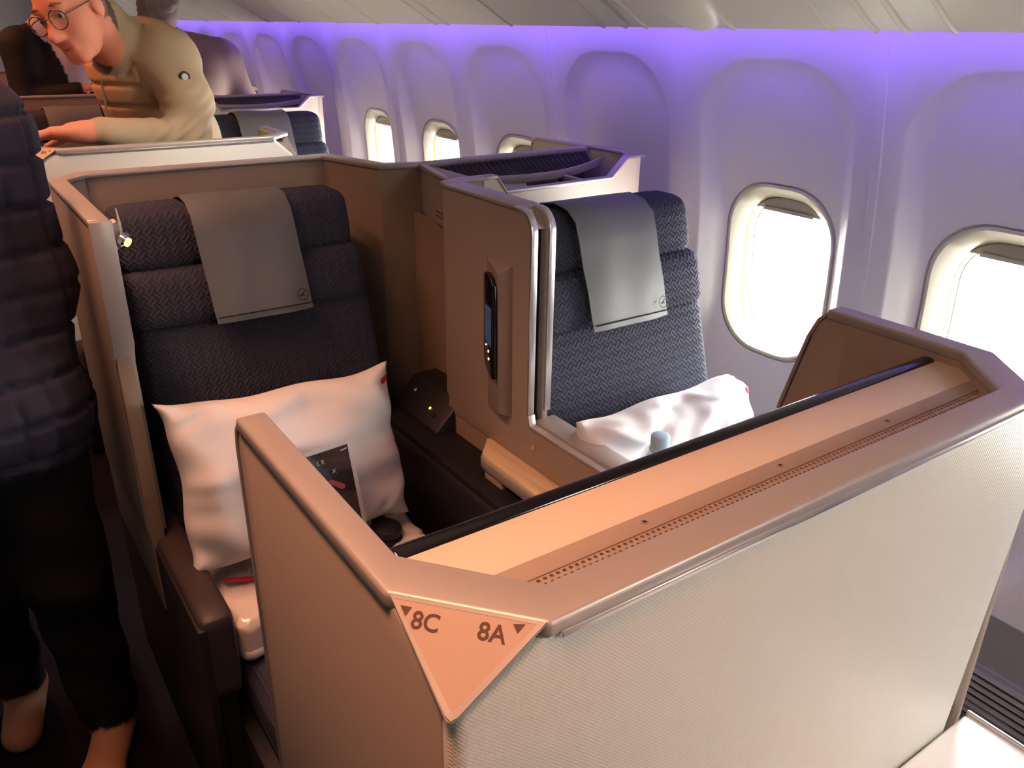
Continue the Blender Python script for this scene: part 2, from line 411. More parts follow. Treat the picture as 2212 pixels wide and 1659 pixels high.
def window(k, n):
    yc = wy(k)
    root = bpy.data.objects.new('window_%d' % n, None); COL.objects.link(root); root.location = (wx(WC), yc, WC); ORG[root.name] = tuple(root.location)
    root['kind'] = 'structure'; root['label'] = 'oval cabin window with bright daylight'
    d = lambda g: (BZ[0]-g, BZ[1]+g, BZ[2]-g, max(.02, BZ[3]-g*.6), max(.02, BZ[4]-g*.6))
    sp = [(*d(0), .052), (*d(.0015), .0575), (*d(.004), .0575), (*d(.006), .051), (*d(.012), .052), (*d(.032), .070), (*d(.038), .082), (*d(.039), .090), (*d(.042), .092), (*d(.043), .100), (*d(.050), .130), (*d(.052), .185)]
    v, f, nn = rings(yc, sp); link('bezel', raw_me(v, f), 'bezel', root, sharp=28)
    v, f, nn = rings(yc, [(*d(.0372), .0835), (*d(.0385), .0825), (*d(.0405), .0865), (*d(.0410), .0900)]); link('seal', raw_me(v, f), 'seal_gold', root)
    v, f, nn = rings(yc, [(*d(.0440), .1085), (*d(.0462), .1080), (*d(.0470), .1130), (*d(.0468), .1160)]); link('seal', raw_me(v, f), 'seal_gold', root)
    P = rrect(*d(.050)); x = wx(WC)+.15
    link('pane', raw_me([(x+wx(z)-wx(WC), yc+y, z) for y, z in P], [tuple(range(len(P)))]), 'window_glass', root)
    # blind pushed up, only its lower edge shows
    P = [(y, z) for (y, z) in rrect(*d(.0375))]; top = [(y, max(z, 1.135)) for y, z in P]; xx = wx(1.13)+.0835
    keep = [q for i, q in enumerate(top) if not (q[1] <= 1.1351 and top[i-1][1] <= 1.1351 and top[(i+1) % len(top)][1] <= 1.1351)]
    link('blind', prism_me([(xx, yc+y, z) for y, z in keep], (.004, 0, 0), .001), 'shade', root)
    link('blind_handle', prism_me([(xx-.006, yc-.075, 1.132), (xx-.006, yc+.075, 1.132), (xx-.006, yc+.07, 1.142), (xx-.006, yc-.07, 1.142)], (.006, 0, 0), .002), 'shade', root)
    l = bpy.data.lights.new('window_portal', 'AREA'); l.shape = 'RECTANGLE'; l.size = .40; l.size_y = .26; l.cycles.is_portal = True
    lo = bpy.data.objects.new('window_portal', l); COL.objects.link(lo); lo.location = (wx(WC)+.192, yc, WC); lo.rotation_euler = Vector((-1, 0, 0)).to_track_quat('-Z', 'Y').to_euler()
n = 1
for k in range(-2, 12):
    if k in BLANK: continue
    window(k, n); n += 1
dz = [(1.50, 0), (1.53, .08), (1.585, .20), (1.597, .40), (wx(.44)-.004, .442), (1.72, .4425)]
V = [(x, y, z) for y in (YA, YB) for x, z in dz]; F = [(i, i+1, i+7, i+6) for i in range(5)]
dado = struct(link('trim_1', raw_me(V, F), 'dado')); dado['label'] = 'grey lower wall trim above the floor'
# air return grille in the lower wall
for yv in (.53, 2.66):
    vt = bpy.data.objects.new('trim_2', None); COL.objects.link(vt); vt.location = (1.58, yv, .2); ORG[vt.name] = (1.58, yv, .2); vt['kind'] = 'structure'; vt['label'] = 'dark louvred air grille in the lower wall'
    P = rrect(.30, .185, .325, .05, .05)
    def dx(z): return 1.53+(z-.08)/.12*.055 if z < .2 else 1.585+(z-.2)/.2*.012
    link('grille_frame', prism_me([(dx(z)-.006, yv-.18+y, z) for y, z in P], (.008, 0, 0), .002), 'dado', vt)
    P = rrect(.28, .197, .313, .045, .045)
    link('grille_recess', prism_me([(dx(z)-.0075, yv-.18+y, z) for y, z in P], (.004, 0, 0), 0), 'vent_dark', vt)
    for j in range(7):
        z = .207+j*.0165
        link('louvre', prism_me([(dx(z)-.013, yv-.18-.262, z), (dx(z)-.013, yv-.18+.262, z), (dx(z)-.008, yv-.18+.262, z+.007), (dx(z)-.008, yv-.18-.262, z+.007)], (.003, 0, .001), 0), 'dado', vt)
# overhead bins: underside profile from the light slot inboard
BP = [(1.456, 1.60), (1.456, 1.550), (1.450, 1.5465), (1.42, 1.560), (1.37, 1.590), (1.28, 1.640), (1.18, 1.692), (1.06, 1.765), (.96, 1.85), (.90, 1.95), (.88, 2.05), (.88, 2.2)]
ceil = bpy.data.objects.new('ceiling', None); COL.objects.link(ceil); ceil.location = (1.2, 3, 1.55); ORG['ceiling'] = (1.2, 3, 1.55); ceil['kind'] = 'structure'; ceil['label'] = 'cream underside of the overhead bins and cabin ceiling'
def bin_panel(y0, y1):
    V = []; F = []
    for y in (y0, y1):
        for x, z in BP: V.append((x, y, z))
    m_ = len(BP)
    for i in range(m_-1): F.append((i, i+1, m_+i+1, m_+i))
    link('bin_panel', raw_me(V, F), 'bin_cream', ceil, sharp=40)
seams = [-1.5, -1.0, -.5, 0.0, .45, .802, .889, .947, 1.037, 1.28, 1.543, 1.615, 1.696, 2.1, 2.45, 2.53, 2.95, 3.3, 3.72, 4.1, 4.6, 5.1, 5.7, 6.3, 7.0, 7.8]
edges = [YA]+seams+[YB]
for a, b in zip(edges[:-1], edges[1:]): bin_panel(a, b)
for s_ in seams:
    pts = BP[2:]; V = []; F = []
    for x, z in pts:
        for dy, dn in ((-.006, 0), (-.003, .0045), (.003, .0045), (.006, 0)): V.append((x-dn*.45, s_+dy, z-dn*.9))
    for i in range(len(pts)-1):
        for j in range(3): F.append((i*4+j, i*4+j+1, i*4+j+5, i*4+j+4))
    link('bin_seam', raw_me(V, F), 'bin_cream', ceil, sharp=60)
def bpz(x):
    for (a, za), (b, zb) in zip(BP[2:-1], BP[3:]):
        if b <= x <= a: return za+(zb-za)*(a-x)/(a-b)
    return 1.7
# reading-lamp blister, and the small slot beside it
bm = bmesh.new(); bmesh.ops.create_uvsphere(bm, u_segments=32, v_segments=16, radius=1)
for v in bm.verts:
    x = 1.335+v.co.x*.105; y = 1.345+v.co.y*.085; v.co = (x, y, bpz(max(.95, min(1.49, x)))-.002+v.co.z*.030)
link('lamp_blister', from_bm(bm), 'bin_cream', ceil, sharp=None)
bm = bmesh.new(); bmesh.ops.create_uvsphere(bm, u_segments=24, v_segments=12, radius=1)
for v in bm.verts:
    x = 1.36+v.co.x*.075; y = 1.585+v.co.y*.012; v.co = (x, y, bpz(max(.95, min(1.49, x)))-.001+v.co.z*.004)
link('panel_slot', from_bm(bm), 'shade', ceil, sharp=None)
link('ceiling_panel', box_me(-2.6, .89, YA, YB, 2.2, 2.24, 0), 'bin_cream', ceil)
# violet wash light strip under the bin lip, facing the wall
led = link('light_strip', prism_me([(1.4575, YA, 1.562), (1.4575, YA, 1.582), (1.4635, YA, 1.580), (1.4635, YA, 1.564)], (0, YB-YA, 0), 0), 'led_violet', ceil)
# closing walls of the cabin
for nm, b, lb in (('wall_left', (-2.65, -2.6, YA, YB, 0, 2.24), 'far side wall of the cabin'), ('wall_back', (-2.65, 1.9, YB, YB+.05, 0, 2.4), 'beige rear bulkhead'), ('wall_front', (-2.65, 1.9, YA-.05, YA, 0, 2.4), 'front bulkhead behind the viewer')):
    o = struct(link(nm, box_me(*b, 0), 'bin_cream')); o['label'] = lb
o = struct(link('trim_3', box_me(.84, 1.9, YA, YB, 2.205, 2.30, 0), 'bin_cream')); o['label'] = 'upper closing trim above the bins'
# shell outside the wall so that daylight only comes through the windows

# ================================================================== SEAT MODULE (row nearest the camera, copied aft)
ZT = 1.245
ROW = 2.13
# ---- front partition with the seat sign --------------------------------------------------
def make_partition():
    t = thing('seat_partition', 'white partition nearest the camera with the 8C 8A corner sign', 'partition', (.51, .35, .73), 'seat partitions')
    # front panel (white, dimpled), corners rounded on the left
    fp = [(.180, .73), (.808, .73), (.846, 1.10), (.852, 1.19), (.79, 1.238), (.227, 1.238), (.1680, 1.2025), (.168, .73)]
    fp = [(.1665, .73), (.806, .73), (.812, .83), (.846, 1.10), (.852, 1.185), (.795, 1.238), (.227, 1.238), (.1665, 1.2015)]
    link('front_panel', prism_me(xz(.289, fp), (0, .022, 0), .0095, 4), 'white_shell', t)
    # left wing
    wl = [(.302, .73), (.650, .73), (.650, 1.205)]+arc(.625, 1.213, .025, 0, 90, 5)[1:]+[(.361, 1.238), (.302, 1.207)]
    w_ = link('side_panel', prism_me(yz(.1655, wl), (.020, 0, 0), .003, 2), 'taupe', t)  # aisle-side dimness put into the colour, taupe in place of the front's white
    wr = [(.296, .73), (.60, .73), (.592, 1.10), (.565, 1.205)]+arc(.535, 1.208, .03, 10, 90, 5)+[(.369, 1.238), (.296, 1.19)]
    link('side_panel', prism_me(yz(.838, wr), (.022, 0, 0), .003, 2), 'taupe', t)
    # edge trim round the wing ends
    link('edge_trim', strip3([(.1640, .652, .73), (.1640, .652, 1.212), (.1640, .648, 1.228), (.1640, .640, 1.238), (.1640, .630, 1.2415)], (.0245, 0, 0), .005), 'silver', t)
    link('edge_trim', strip3([(.8365, .603, .73), (.8365, .595, 1.10), (.8365, .568, 1.205), (.8365, .558, 1.228), (.8365, .548, 1.238), (.8365, .535, 1.2415)], (.0265, 0, 0), .005), 'silver', t)
    # rim
    outer = [(.163, .64), (.163, .361), (.227, .2865), (.792, .2865), (.864, .366), (.864, .548)]
    inner = [(.189, .64), (.187, .392), (.246, .318), (.772, .316), (.836, .385), (.836, .548)]
    link('rim', strip_me(outer, inner, 1.232, ZT, .0035, 3), 'silver', t)
    link('bright_edge', strip_me([(.236, .2852), (.792, .2852)], [(.236, .289), (.792, .289)], 1.2305, 1.2355, .001), 'bright_metal', t)
    # inside walls and recessed deck
    link('inner_wall', wall_me([(.840, .52), (.840, .382), (.774, .3135)], .006, 1.15, 1.236, .001), 'taupe', t)
    link('deck', prism_me(xy(1.222, [(.19, .361), (.84, .361), (.84, .41), (.185, .41)]), (0, 0, .004), .001), 'deck_cream', t)
    sp = link('speaker_panel', prism_me(xy(1.221, [(.22, .3435), (.80, .3435), (.828, .361), (.20, .361)]), (0, 0, .0055), .001), 'taupe', t)
    # perforated strip: three rows of holes over a dark cavity
    px, hr, x0, nx, y0 = .00525, .0016, .247, 104, .3275
    V = []; F = []
    for j in range(3):
        for i in range(nx):
            cx = x0+px*(i+.5+(.5 if j % 2 else 0)); cy = y0+px*(j+.5); b = len(V)
            for (sx, sy) in ((1, 0), (1, 1), (0, 1), (-1, 1), (-1, 0), (-1, -1), (0, -1), (1, -1)): V.append((cx+sx*px/2, cy+sy*px/2, 1.2255))
            for q in range(8): V.append((cx+hr*math.cos(q*math.pi/4), cy+hr*math.sin(q*math.pi/4), 1.2255))
            for q in range(8): V.append((cx+hr*math.cos(q*math.pi/4), cy+hr*math.sin(q*math.pi/4), 1.2225))
            for q in range(8):
                F.append((b+q, b+(q+1) % 8, b+8+(q+1) % 8, b+8+q)); F.append((b+8+q, b+8+(q+1) % 8, b+16+(q+1) % 8, b+16+q))
    g = link('speaker_grille', raw_me(V, F), 'taupe', t, smooth=False); g['kind'] = 'stuff'; g['label'] = 'perforated speaker strip'
    link('grille_cavity', box_me(.235, .80, .318, .3445, 1.214, 1.221, 0), 'black_soft', t)
    for x in (.362, .51, .658):
        s_ = link('screw', disc_me((x, .352, 1.2262), (0, 0, 1), .0032, .0008, 14), 'taupe_dark', t)
        link('screw_slot', box_me(x-.0012, x+.0012, .3508, .3532, 1.2268, 1.2273, 0), 'black_soft', s_)
    # monitor seen edge on from above
    mo = link('monitor', box_me(.192, .8365, .408, .4235, .93, 1.230, .006, 4), 'black_gloss', t); mo['label'] = 'black glossy monitor edge'
    link('screen_glass', box_me(.21, .82, .4232, .4245, .95, 1.215, .0004), 'black_gloss', mo)
    link('back_wall', box_me(.188, .836, .300, .409, .75, 1.2215, .001), 'taupe', t)
    # triangular sign at the corner
    A, B, C_ = Vector((.1655, .361, 1.2445)), Vector((.2275, .2875, 1.2445)), Vector((.1650, .2880, 1.2035))
    ex = (B-A).normalized(); nn = (C_-A).cross(ex).normalized(); ey = nn.cross(ex)
    if nn.z < 0: nn = -nn; ey = nn.cross(ex)
    def pl(x, y, h=0): return A+ex*(x/1000)-ey*(y/1000)+nn*h
    L = (B-A).length*1000
    base = [pl(0, 0, .0005), pl(L, 0, .0005), pl(55, 62, .0005), pl(51, 62, .0005)]
    sg = link('sign_frame', prism_me(base, nn*.0022-nn*.004, .001, 2), 'silver', t)
    # raised border
    o3 = [pl(1, .3), pl(L-1, .3), pl(57.5, 58), pl(54, 60.8), pl(50, 58.5)]; i3 = [pl(4.6, 2.8), pl(L-6, 2.4), pl(55.3, 54.5), pl(53.4, 56), pl(51.5, 54.5)]
    V = []; F = []
    for q in range(5):
        V += [o3[q]+nn*.0005, o3[q]+nn*.0016, i3[q]+nn*.0014, i3[q]+nn*.0003]
    for q in range(5):
        r_ = (q+1) % 5
        for k in range(3): F.append((q*4+k, q*4+k+1, r_*4+k+1, r_*4+k))
    link('sign_border', raw_me(V, F), 'silver', sg)
    link('sign_plate', prism_me([i+nn*.0008 for i in i3], nn*.0004, 0), 'plate', sg)
    h = .0014
    link('lettering', text_me('8C', .0142, pl(18.2, 17.2, h), ex, ey, nn, .0001, bold=.00022), 'print_brown', sg)
    link('lettering', text_me('8A', .0142, pl(57.8, 16.2, h), ex, ey, nn, .0001, bold=.00022), 'print_brown', sg)
    link('arrow', prism_me([pl(9.6, 6.0, h), pl(16.8, 6.0, h), pl(14.2, 11.6, h)], nn*.0001, 0), 'print_brown', sg)
    link('arrow', prism_me([pl(76.8, 4.6, h), pl(83.8, 3.4, h), pl(80.4, 9.2, h)], nn*.0001, 0), 'print_brown', sg)
    return t
def strip3(pts, wv, th):
    """flat trim of width vector wv following a 3D polyline lying in one plane across wv; th thick"""
    pts = [Vector(p) for p in pts]; wv = Vector(wv); wn = wv.normalized(); V = []; F = []
    for i, p in enumerate(pts):
        t_ = (pts[min(i+1, len(pts)-1)]-pts[max(i-1, 0)]).normalized(); n_ = t_.cross(wn).normalized()
        V += [p-n_*th/2, p+n_*th/2, p+n_*th/2+wv, p-n_*th/2+wv]
    for i in range(len(pts)-1):
        for k in range(4): F.append((i*4+k, i*4+(k+1) % 4, i*4+4+(k+1) % 4, i*4+4+k))
    F.append((0, 1, 2, 3)); e = (len(pts)-1)*4; F.append((e+3, e+2, e+1, e))
    me = raw_me(V, F); bm = bmesh.new(); bm.from_mesh(me); bmesh.ops.recalc_face_normals(bm, faces=bm.faces); bevel_all(bm, .0012, 2, 50); return from_bm(bm)
part = make_partition()

# ---- console in front of it (bottom right) ---------------------------------------------
cs = thing('side_console', 'white console top at the lower right below the partition', 'console', (.62, -.05, 0))
link('console_top', box_me(.40, .846, -.45, .2870, .795, .828, .006, 3), 'console_white', cs)
link('console_edge', box_me(.8445, .850, -.45, .2870, .800, .8305, .002), 'bright_metal', cs)
link('console_body', box_me(.43, .83, -.45, .285, 0, .797, .004), 'taupe_dark', cs)

# ---- aisle seat shell ----------------------------------------------------------------
def make_shell():
    t = thing('seat_shell', 'brown curved back shell with silver rim behind the dark aisle seat 8C', 'seat shell', (.52, 1.8, 0), 'aisle seat shells')
    path = [(.207, 1.50), (.207, 1.945), (.262, 2.008), (.815, 2.004), (.872, 1.800), (.962, 1.765)]
    link('shell_wall', wall_me(path[:3]+path[3:], .026, .45, 1.236, .002), 'taupe_brown', t)
    op = offset_path(path, .017); ip = offset_path(path, -.017)
    link('rim', strip_me([tuple(p) for p in op], [tuple(p) for p in ip], 1.234, ZT+.001, .003, 3), 'silver', t)
    # wing facing the aisle: outer skin and front edge trim
    link('wing_skin', prism_me(yz(.1915, [(1.52, .60), (1.955, .60), (1.955, 1.232), (1.50, 1.232), (1.496, 1.03), (1.512, .98)]), (.004, 0, 0), .001), 'taupe_dark', t)
    link('front_trim', strip3([(.190, 1.490, 1.2445), (.190, 1.4905, 1.03), (.190, 1.515, .985), (.190, 1.515, .63)], (.036, 0, 0), .012), 'silver', t)
    link('lower_skirt', box_me(.197, .213, 1.20, 1.98, .03, .60, .004), 'dark_leather', t)
    # header box between the shell and the divider
    hp = [(.955, 1.765), (.903, 1.545), (.990, 1.535), (.990, 1.775)]
    link('header_panel', prism_me(xy(1.130, hp), (0, 0, .106), .002), 'taupe', t)
    link('header_rim', strip_me([(.951, 1.766), (.899, 1.545)], [(.967, 1.766), (.915, 1.545)], 1.234, ZT, .002), 'silver', t)
    d = (Vector((.903, 1.545, 0))-Vector((.955, 1.765, 0))).normalized(); nrm = Vector((d.y, -d.x, 0))
    for j, (bd, sz) in enumerate((('- - --- ---', .007), ('-- - ---- --', .006))):
        pass
    for j in range(2):
        for q in range(5):
            a = Vector((.955, 1.765, 1.158-.010*j))+d*(.135+q*.015)+nrm*.0006
            link('placard_line', prism_me([a, a+d*(.011 if (q+j) % 3 else .006), a+d*(.011 if (q+j) % 3 else .006)+Vector((0, 0, .0028)), a+Vector((0, 0, .0028))], nrm*.0003, 0), 'print_brown', t)
    # nook behind the divider
    link('nook_wall', wall_me([(.940, 1.775), (.955, 1.40)], .012, .45, 1.13, .001), 'taupe_brown', t)
    # reading lamp on the wing
    lp = link('reading_lamp', prism_me([(.222, 1.500, 1.236), (.236, 1.500, 1.240), (.240, 1.512, 1.225), (.236, 1.52, 1.19), (.222, 1.52, 1.176)], (0, .03, 0), .003), 'lamp_white', t)
    link('lamp_ring', lathe_me([(.012, 0), (.015, .004), (.014, .010), (.010, .013)], (.238, 1.508, 1.208), 18, (.6, -.65, -.35)), 'chrome', lp)
    link('lamp_lens', lathe_me([(.008, 0), (.008, .0145), (.004, .0155)], (.2385, 1.5075, 1.2075), 14, (.6, -.65, -.35)), 'lamp_lens', lp)
    link('lamp_fin', prism_me([(.241, 1.497, 1.205), (.241, 1.497, 1.235), (.238, 1.497, 1.262), (.2365, 1.497, 1.262), (.237, 1.497, 1.205)], (0, .004, 0), .0008), 'lamp_white', lp)
    return t
shell = make_shell()

# ---- window seat shell with the storage bucket ------------------------------------------
def make_bucket():
    t = thing('window_seat_shell', 'beige shell with open storage bucket behind window seat 8A', 'seat shell', (1.25, 1.68, 0), 'window seat shells')
    # front wall follows a slightly turned plane, with the notch of the bucket opening
    def fy(x): return 1.528+(x-.985)*(.072/.515)
    top = [(.985, 1.240), (1.022, 1.2405), (1.052, 1.203), (1.405, 1.196), (1.462, 1.2405), (1.50, 1.2405)]
    cr = [(1.50, fy(1.50)), (1.520, fy(1.5)+.010), (1.534, fy(1.5)+.028), (1.540, fy(1.5)+.055)]
    V = []; F = []
    cols = [(x, fy(x), z) for x, z in top]+[(x, y, 1.2405) for x, y in cr[1:]]
    m_ = len(cols)
    for (x, y, z) in cols: V += [(x, y, .45), (x, y, z), (x+.0, y+.014, z), (x, y+.014, .45)]
    for i in range(m_-1):
        a, b = i*4, i*4+4
        F += [(a, b, b+1, a+1), (a+1, b+1, b+2, a+2), (a+2, b+2, b+3, a+3), (a+3, b+3, b, a)]
    F += [(0, 1, 2, 3), ((m_-1)*4+3, (m_-1)*4+2, (m_-1)*4+1, (m_-1)*4)]
    me = raw_me(V, F); bm = bmesh.new(); bm.from_mesh(me); link('front_wall', from_bm(bm), 'deck_cream', t)
    # silver edge line along the notch
    P = [(x, y-.002, z+.002) for (x, y, z) in cols]
    V = []; F = []
    for i, (x, y, z) in enumerate(cols): V += [(x, y-.003, z-.003), (x, y-.003, z+.004), (x, y+.020, z+.004), (x, y+.020, z-.003)]
    for i in range(m_-1):
        for k in range(4): F.append((i*4+k, i*4+(k+1) % 4, i*4+4+(k+1) % 4, i*4+4+k))
    F += [(0, 1, 2, 3), ((m_-1)*4+3, (m_-1)*4+2, (m_-1)*4+1, (m_-1)*4)]
    me = raw_me(V, F); bm = bmesh.new(); bm.from_mesh(me); bmesh.ops.recalc_face_normals(bm, faces=bm.faces); bevel_all(bm, .001, 2, 60); link('notch_trim', from_bm(bm), 'silver', t)
    # back wall and its rim
    link('back_wall', wall_me([(.962, 1.772), (1.10, 1.786), (1.50, 1.800)], .016, .45, 1.236, .001), 'taupe_dark', t)
    link('back_rim', strip_me([(.962, 1.786), (1.10, 1.800), (1.49, 1.812)], [(.964, 1.758), (1.10, 1.772), (1.49, 1.786)], 1.234, ZT, .003), 'silver', t)
    # panel along the window, rising to a rounded end
    wp = [(1.60, .60), (2.06, .60), (2.06, 1.20)]+arc(2.035, 1.212, .026, 0, 90, 5)+[(1.62, 1.243), (1.60, 1.24)]
    link('window_side_panel', prism_me(yz(1.497, wp), (.016, 0, 0), .002), 'deck_cream', t)
    link('window_side_rim', strip3([(1.494, 2.063, 1.10), (1.494, 2.063, 1.20), (1.494, 2.055, 1.228), (1.494, 2.035, 1.2395), (1.494, 1.62, 1.2445)], (.022, 0, 0), .006), 'silver', t)
    link('window_rim', strip_me([(1.462, 1.598), (1.50, 1.66), (1.498, 1.80)], [(1.536, 1.606), (1.542, 1.66), (1.538, 1.80)], 1.236, ZT, .002), 'silver', t)
    # inside: floor of the bucket, slot divider, ribbed net pocket with its curved lip
    link('bucket_floor', prism_me(xy(1.115, [(.99, 1.545), (1.50, 1.612), (1.50, 1.79), (.97, 1.765)]), (0, 0, .004), 0), 'net_dark', t)
    N = 30; V = []; F = []
    lip = []
    for i in range(N+1):
        x = .985+(1.485-.985)*i/N; s_ = (i/N-.5)*2
        yl = 1.655+.05*s_*s_*(1 if s_ > 0 else .6)+.02*(i/N); yb = 1.770+.02*(i/N)
        lip.append((x, yl, 1.205+.012*s_*s_))
        for q in range(5):
            u = q/4; V.append((x, yb+(yl-yb)*u, 1.230+(1.205+.012*s_*s_-1.230)*u-.016*math.sin(math.pi*u)))
    for i in range(N):
        for q in range(4): F.append((i*5+q, i*5+q+1, i*5+q+6, i*5+q+5))
    net = link('net_pocket', raw_me(V, F), 'net_dark', t)
    for i in range(60):
        f_ = (i+.5)/60*N; a = int(f_); u = f_-a
        pts = [Vector(V[a*5+q]).lerp(Vector(V[(a+1)*5+q]), u)+Vector((0, 0, .0018)) for q in range(5)]
        link('net_rib', tube_me(pts, .0016, 5), 'black_soft' if i % 2 else 'net_dark', net)
    link('pocket_lip', strip3([(x, y, z-.012) for x, y, z in lip], (0, 0, .02), .006), 'silver', t)
    link('slot_divider', box_me(1.315, 1.327, 1.60, 1.69, 1.118, 1.20, .002), 'silver', t)
    return t
bucket = make_bucket()

# ---- divider between the two seats with the sliding door slot ------------------------------
def make_divider():
    t = thing('privacy_divider', 'upright beige divider with black handset between seats 8C and 8A', 'divider', (.89, 1.1, 0), 'privacy dividers')
    def skin(x): return yz(x, [(1.496, .727), (1.496, 1.238)]+[(1.235, 1.238)]+arc(1.222, 1.202, .036, 90, 180, 8)+[(1.186, .845)]+[(1.186, .838), (1.176, .812), (.45, .812), (.45, .727)])
    link('panel', prism_me(skin(.866), (.014, 0, 0), .0025, 2), 'taupe', t)
    link('far_panel', prism_me(yz(.902, [(1.496, .727), (1.496, 1.238), (1.235, 1.238)]+arc(1.222, 1.202, .036, 90, 180, 8)+[(1.186, .727)]), (.014, 0, 0), .0025, 2), 'taupe', t)
    link('slot_core', box_me(.8795, .9025, 1.205, 1.49, .75, 1.215, 0), 'black_gloss', t)
    path = [(1.496, 1.2405), (1.235, 1.2405)]+arc(1.222, 1.202, .0385, 90, 180, 8)+[(1.1835, .84)]
    link('edge_trim', strip3([(.8635, y, z) for y, z in path], (.0145, 0, 0), .006), 'bright_metal', t)
    link('edge_trim', strip3([(.9045, y, z) for y, z in path], (.0145, 0, 0), .006), 'bright_metal', t)
    link('top_cap', prism_me(xy(1.237, [(.863, 1.498), (.863, 1.235), (.919, 1.235), (.919, 1.498)]), (0, 0, .0085), .003), 'silver', t)
    link('top_return', strip_me([(.863, 1.49), (.875, 1.530), (.93, 1.552), (1.02, 1.552)], [(.919, 1.49), (.920, 1.505), (.935, 1.522), (1.02, 1.528)], 1.237, ZT+.0005, .003), 'silver', t)
    link('return_wall', wall_me([(.89, 1.49), (.895, 1.53), (.93, 1.540), (1.0, 1.540)], .02, .73, 1.238, .001), 'taupe', t)
    link('slot_cap', prism_me([(.8785, 1.19, 1.208), (.9040, 1.19, 1.208), (.9040, 1.235, 1.238), (.8785, 1.235, 1.238)], (0, .02, -.004), .001), 'bright_metal', t)
    # sill: guide of the sliding door
    s_ = link('sill', box_me(.884, .935, .45, 1.190, .77, .822, .003), 'silver', t)
    link('sill_face', box_me(.8795, .8850, .45, 1.187, .782, .818, .001), 'taupe_dark', t)
    link('lower_trim', strip3([(.8645, 1.184, .838), (.8645, 1.176, .8155), (.8645, .45, .8155)], (.016, 0, 0), .005), 'silver', t)
    link('lower_wall', box_me(.868, .930, .45, 1.49, .03, .775, .002), 'taupe_brown', t)
    link('button', disc_me((.8658, 1.165, .775), (-1, 0, 0), .0055, .002, 16), 'wood', t)
    # wedge holder with the handset
    a1, a2, r1 = Vector((.8665, 1.336, 1.128)), Vector((.8665, 1.243, 1.130)), Vector((.845, 1.263, 1.112))
    b1, b2, r2 = Vector((.8665, 1.331, .803)), Vector((.8665, 1.240, .812)), Vector((.845, 1.258, .818))
    V = [a1, a2, r1, b1, b2, r2]; F = [(0, 2, 1), (3, 4, 5), (0, 3, 5, 2), (2, 5, 4, 1), (0, 1, 4, 3)]
    me = raw_me(V, F); bm = bmesh.new(); bm.from_mesh(me); bmesh.ops.recalc_face_normals(bm, faces=bm.faces); bevel_all(bm, .0012, 2, 30)
    hol = link('handset_holder', from_bm(bm), 'taupe_dark', t)
    # handset on the seat-side face of the wedge
    dd = (r1-a1); dd.z = 0; L = dd.length; dd.normalize(); nn = Vector((dd.y, -dd.x, 0)); nn = nn if nn.x < 0 else -nn
    def hp(u, z, h): return Vector((a1.x, a1.y, 0))+dd*(u*L)+nn*h+Vector((0, 0, z))
    o_ = [(.14, 1.0), (.14, .925)]+[(.30, .905), (.6, .893), (.88, .890), (.98, .893)]+[(.98, 1.06), (.93, 1.088), (.75, 1.100), (.5, 1.105), (.25, 1.103), (.14, 1.095)]
    hs = link('handset', prism_me([hp(u, z, 0.0) for u, z in o_], nn*.010, .003, 3), 'black_gloss', hol)
    link('handset_screen', prism_me([hp(u, z, .0102) for u, z in ((.32, .965), (.86, .958), (.86, 1.040), (.32, 1.040))], nn*.0003, 0), 'screen_blue', hs)
    for u, z, r in ((.38, .953, .0018), (.60, .944, .0028), (.62, .928, .0028)):
        link('handset_button', disc_me(hp(u, z, .0101), nn, r, .0008, 10), 'button_white', hs)
    return t
divider = make_divider()

# ---- cocktail table ledge on the aisle seat side ---------------------------------------------
def make_ledge():
    t = thing('cocktail_ledge', 'pale wood ledge with silver edge below the divider beside seat 8C', 'ledge', (.84, .95, 0), 'cocktail ledges')
    top = [(.866, .45), (.866, 1.318), (.858, 1.322), (.812, 1.268), (.808, 1.25), (.808, .45)]
    link('wood_top', prism_me(xy(.722, top), (0, 0, .009), .0015), 'wood', t)
    tp2 = [(.866, .45), (.866, 1.319), (.857, 1.325), (.808, 1.270), (.804, 1.25), (.804, .45)]
    link('ledge_edge', prism_me(xy(.702, tp2), (0, 0, .0225), .003), 'silver', t)
    link('front_post', prism_me(xy(.03, [(.808, 1.19), (.808, 1.253), (.864, 1.30), (.864, 1.19)]), (0, 0, .672), .003), 'taupe_dark', t)
    link('lower_front', box_me(.806, .812, .45, 1.2, .03, .64, .003), 'taupe_dark', t)
    link('recess', box_me(.824, .865, .45, 1.19, .03, .70, 0), 'black_soft', t)
    return t
ledge = make_ledge()

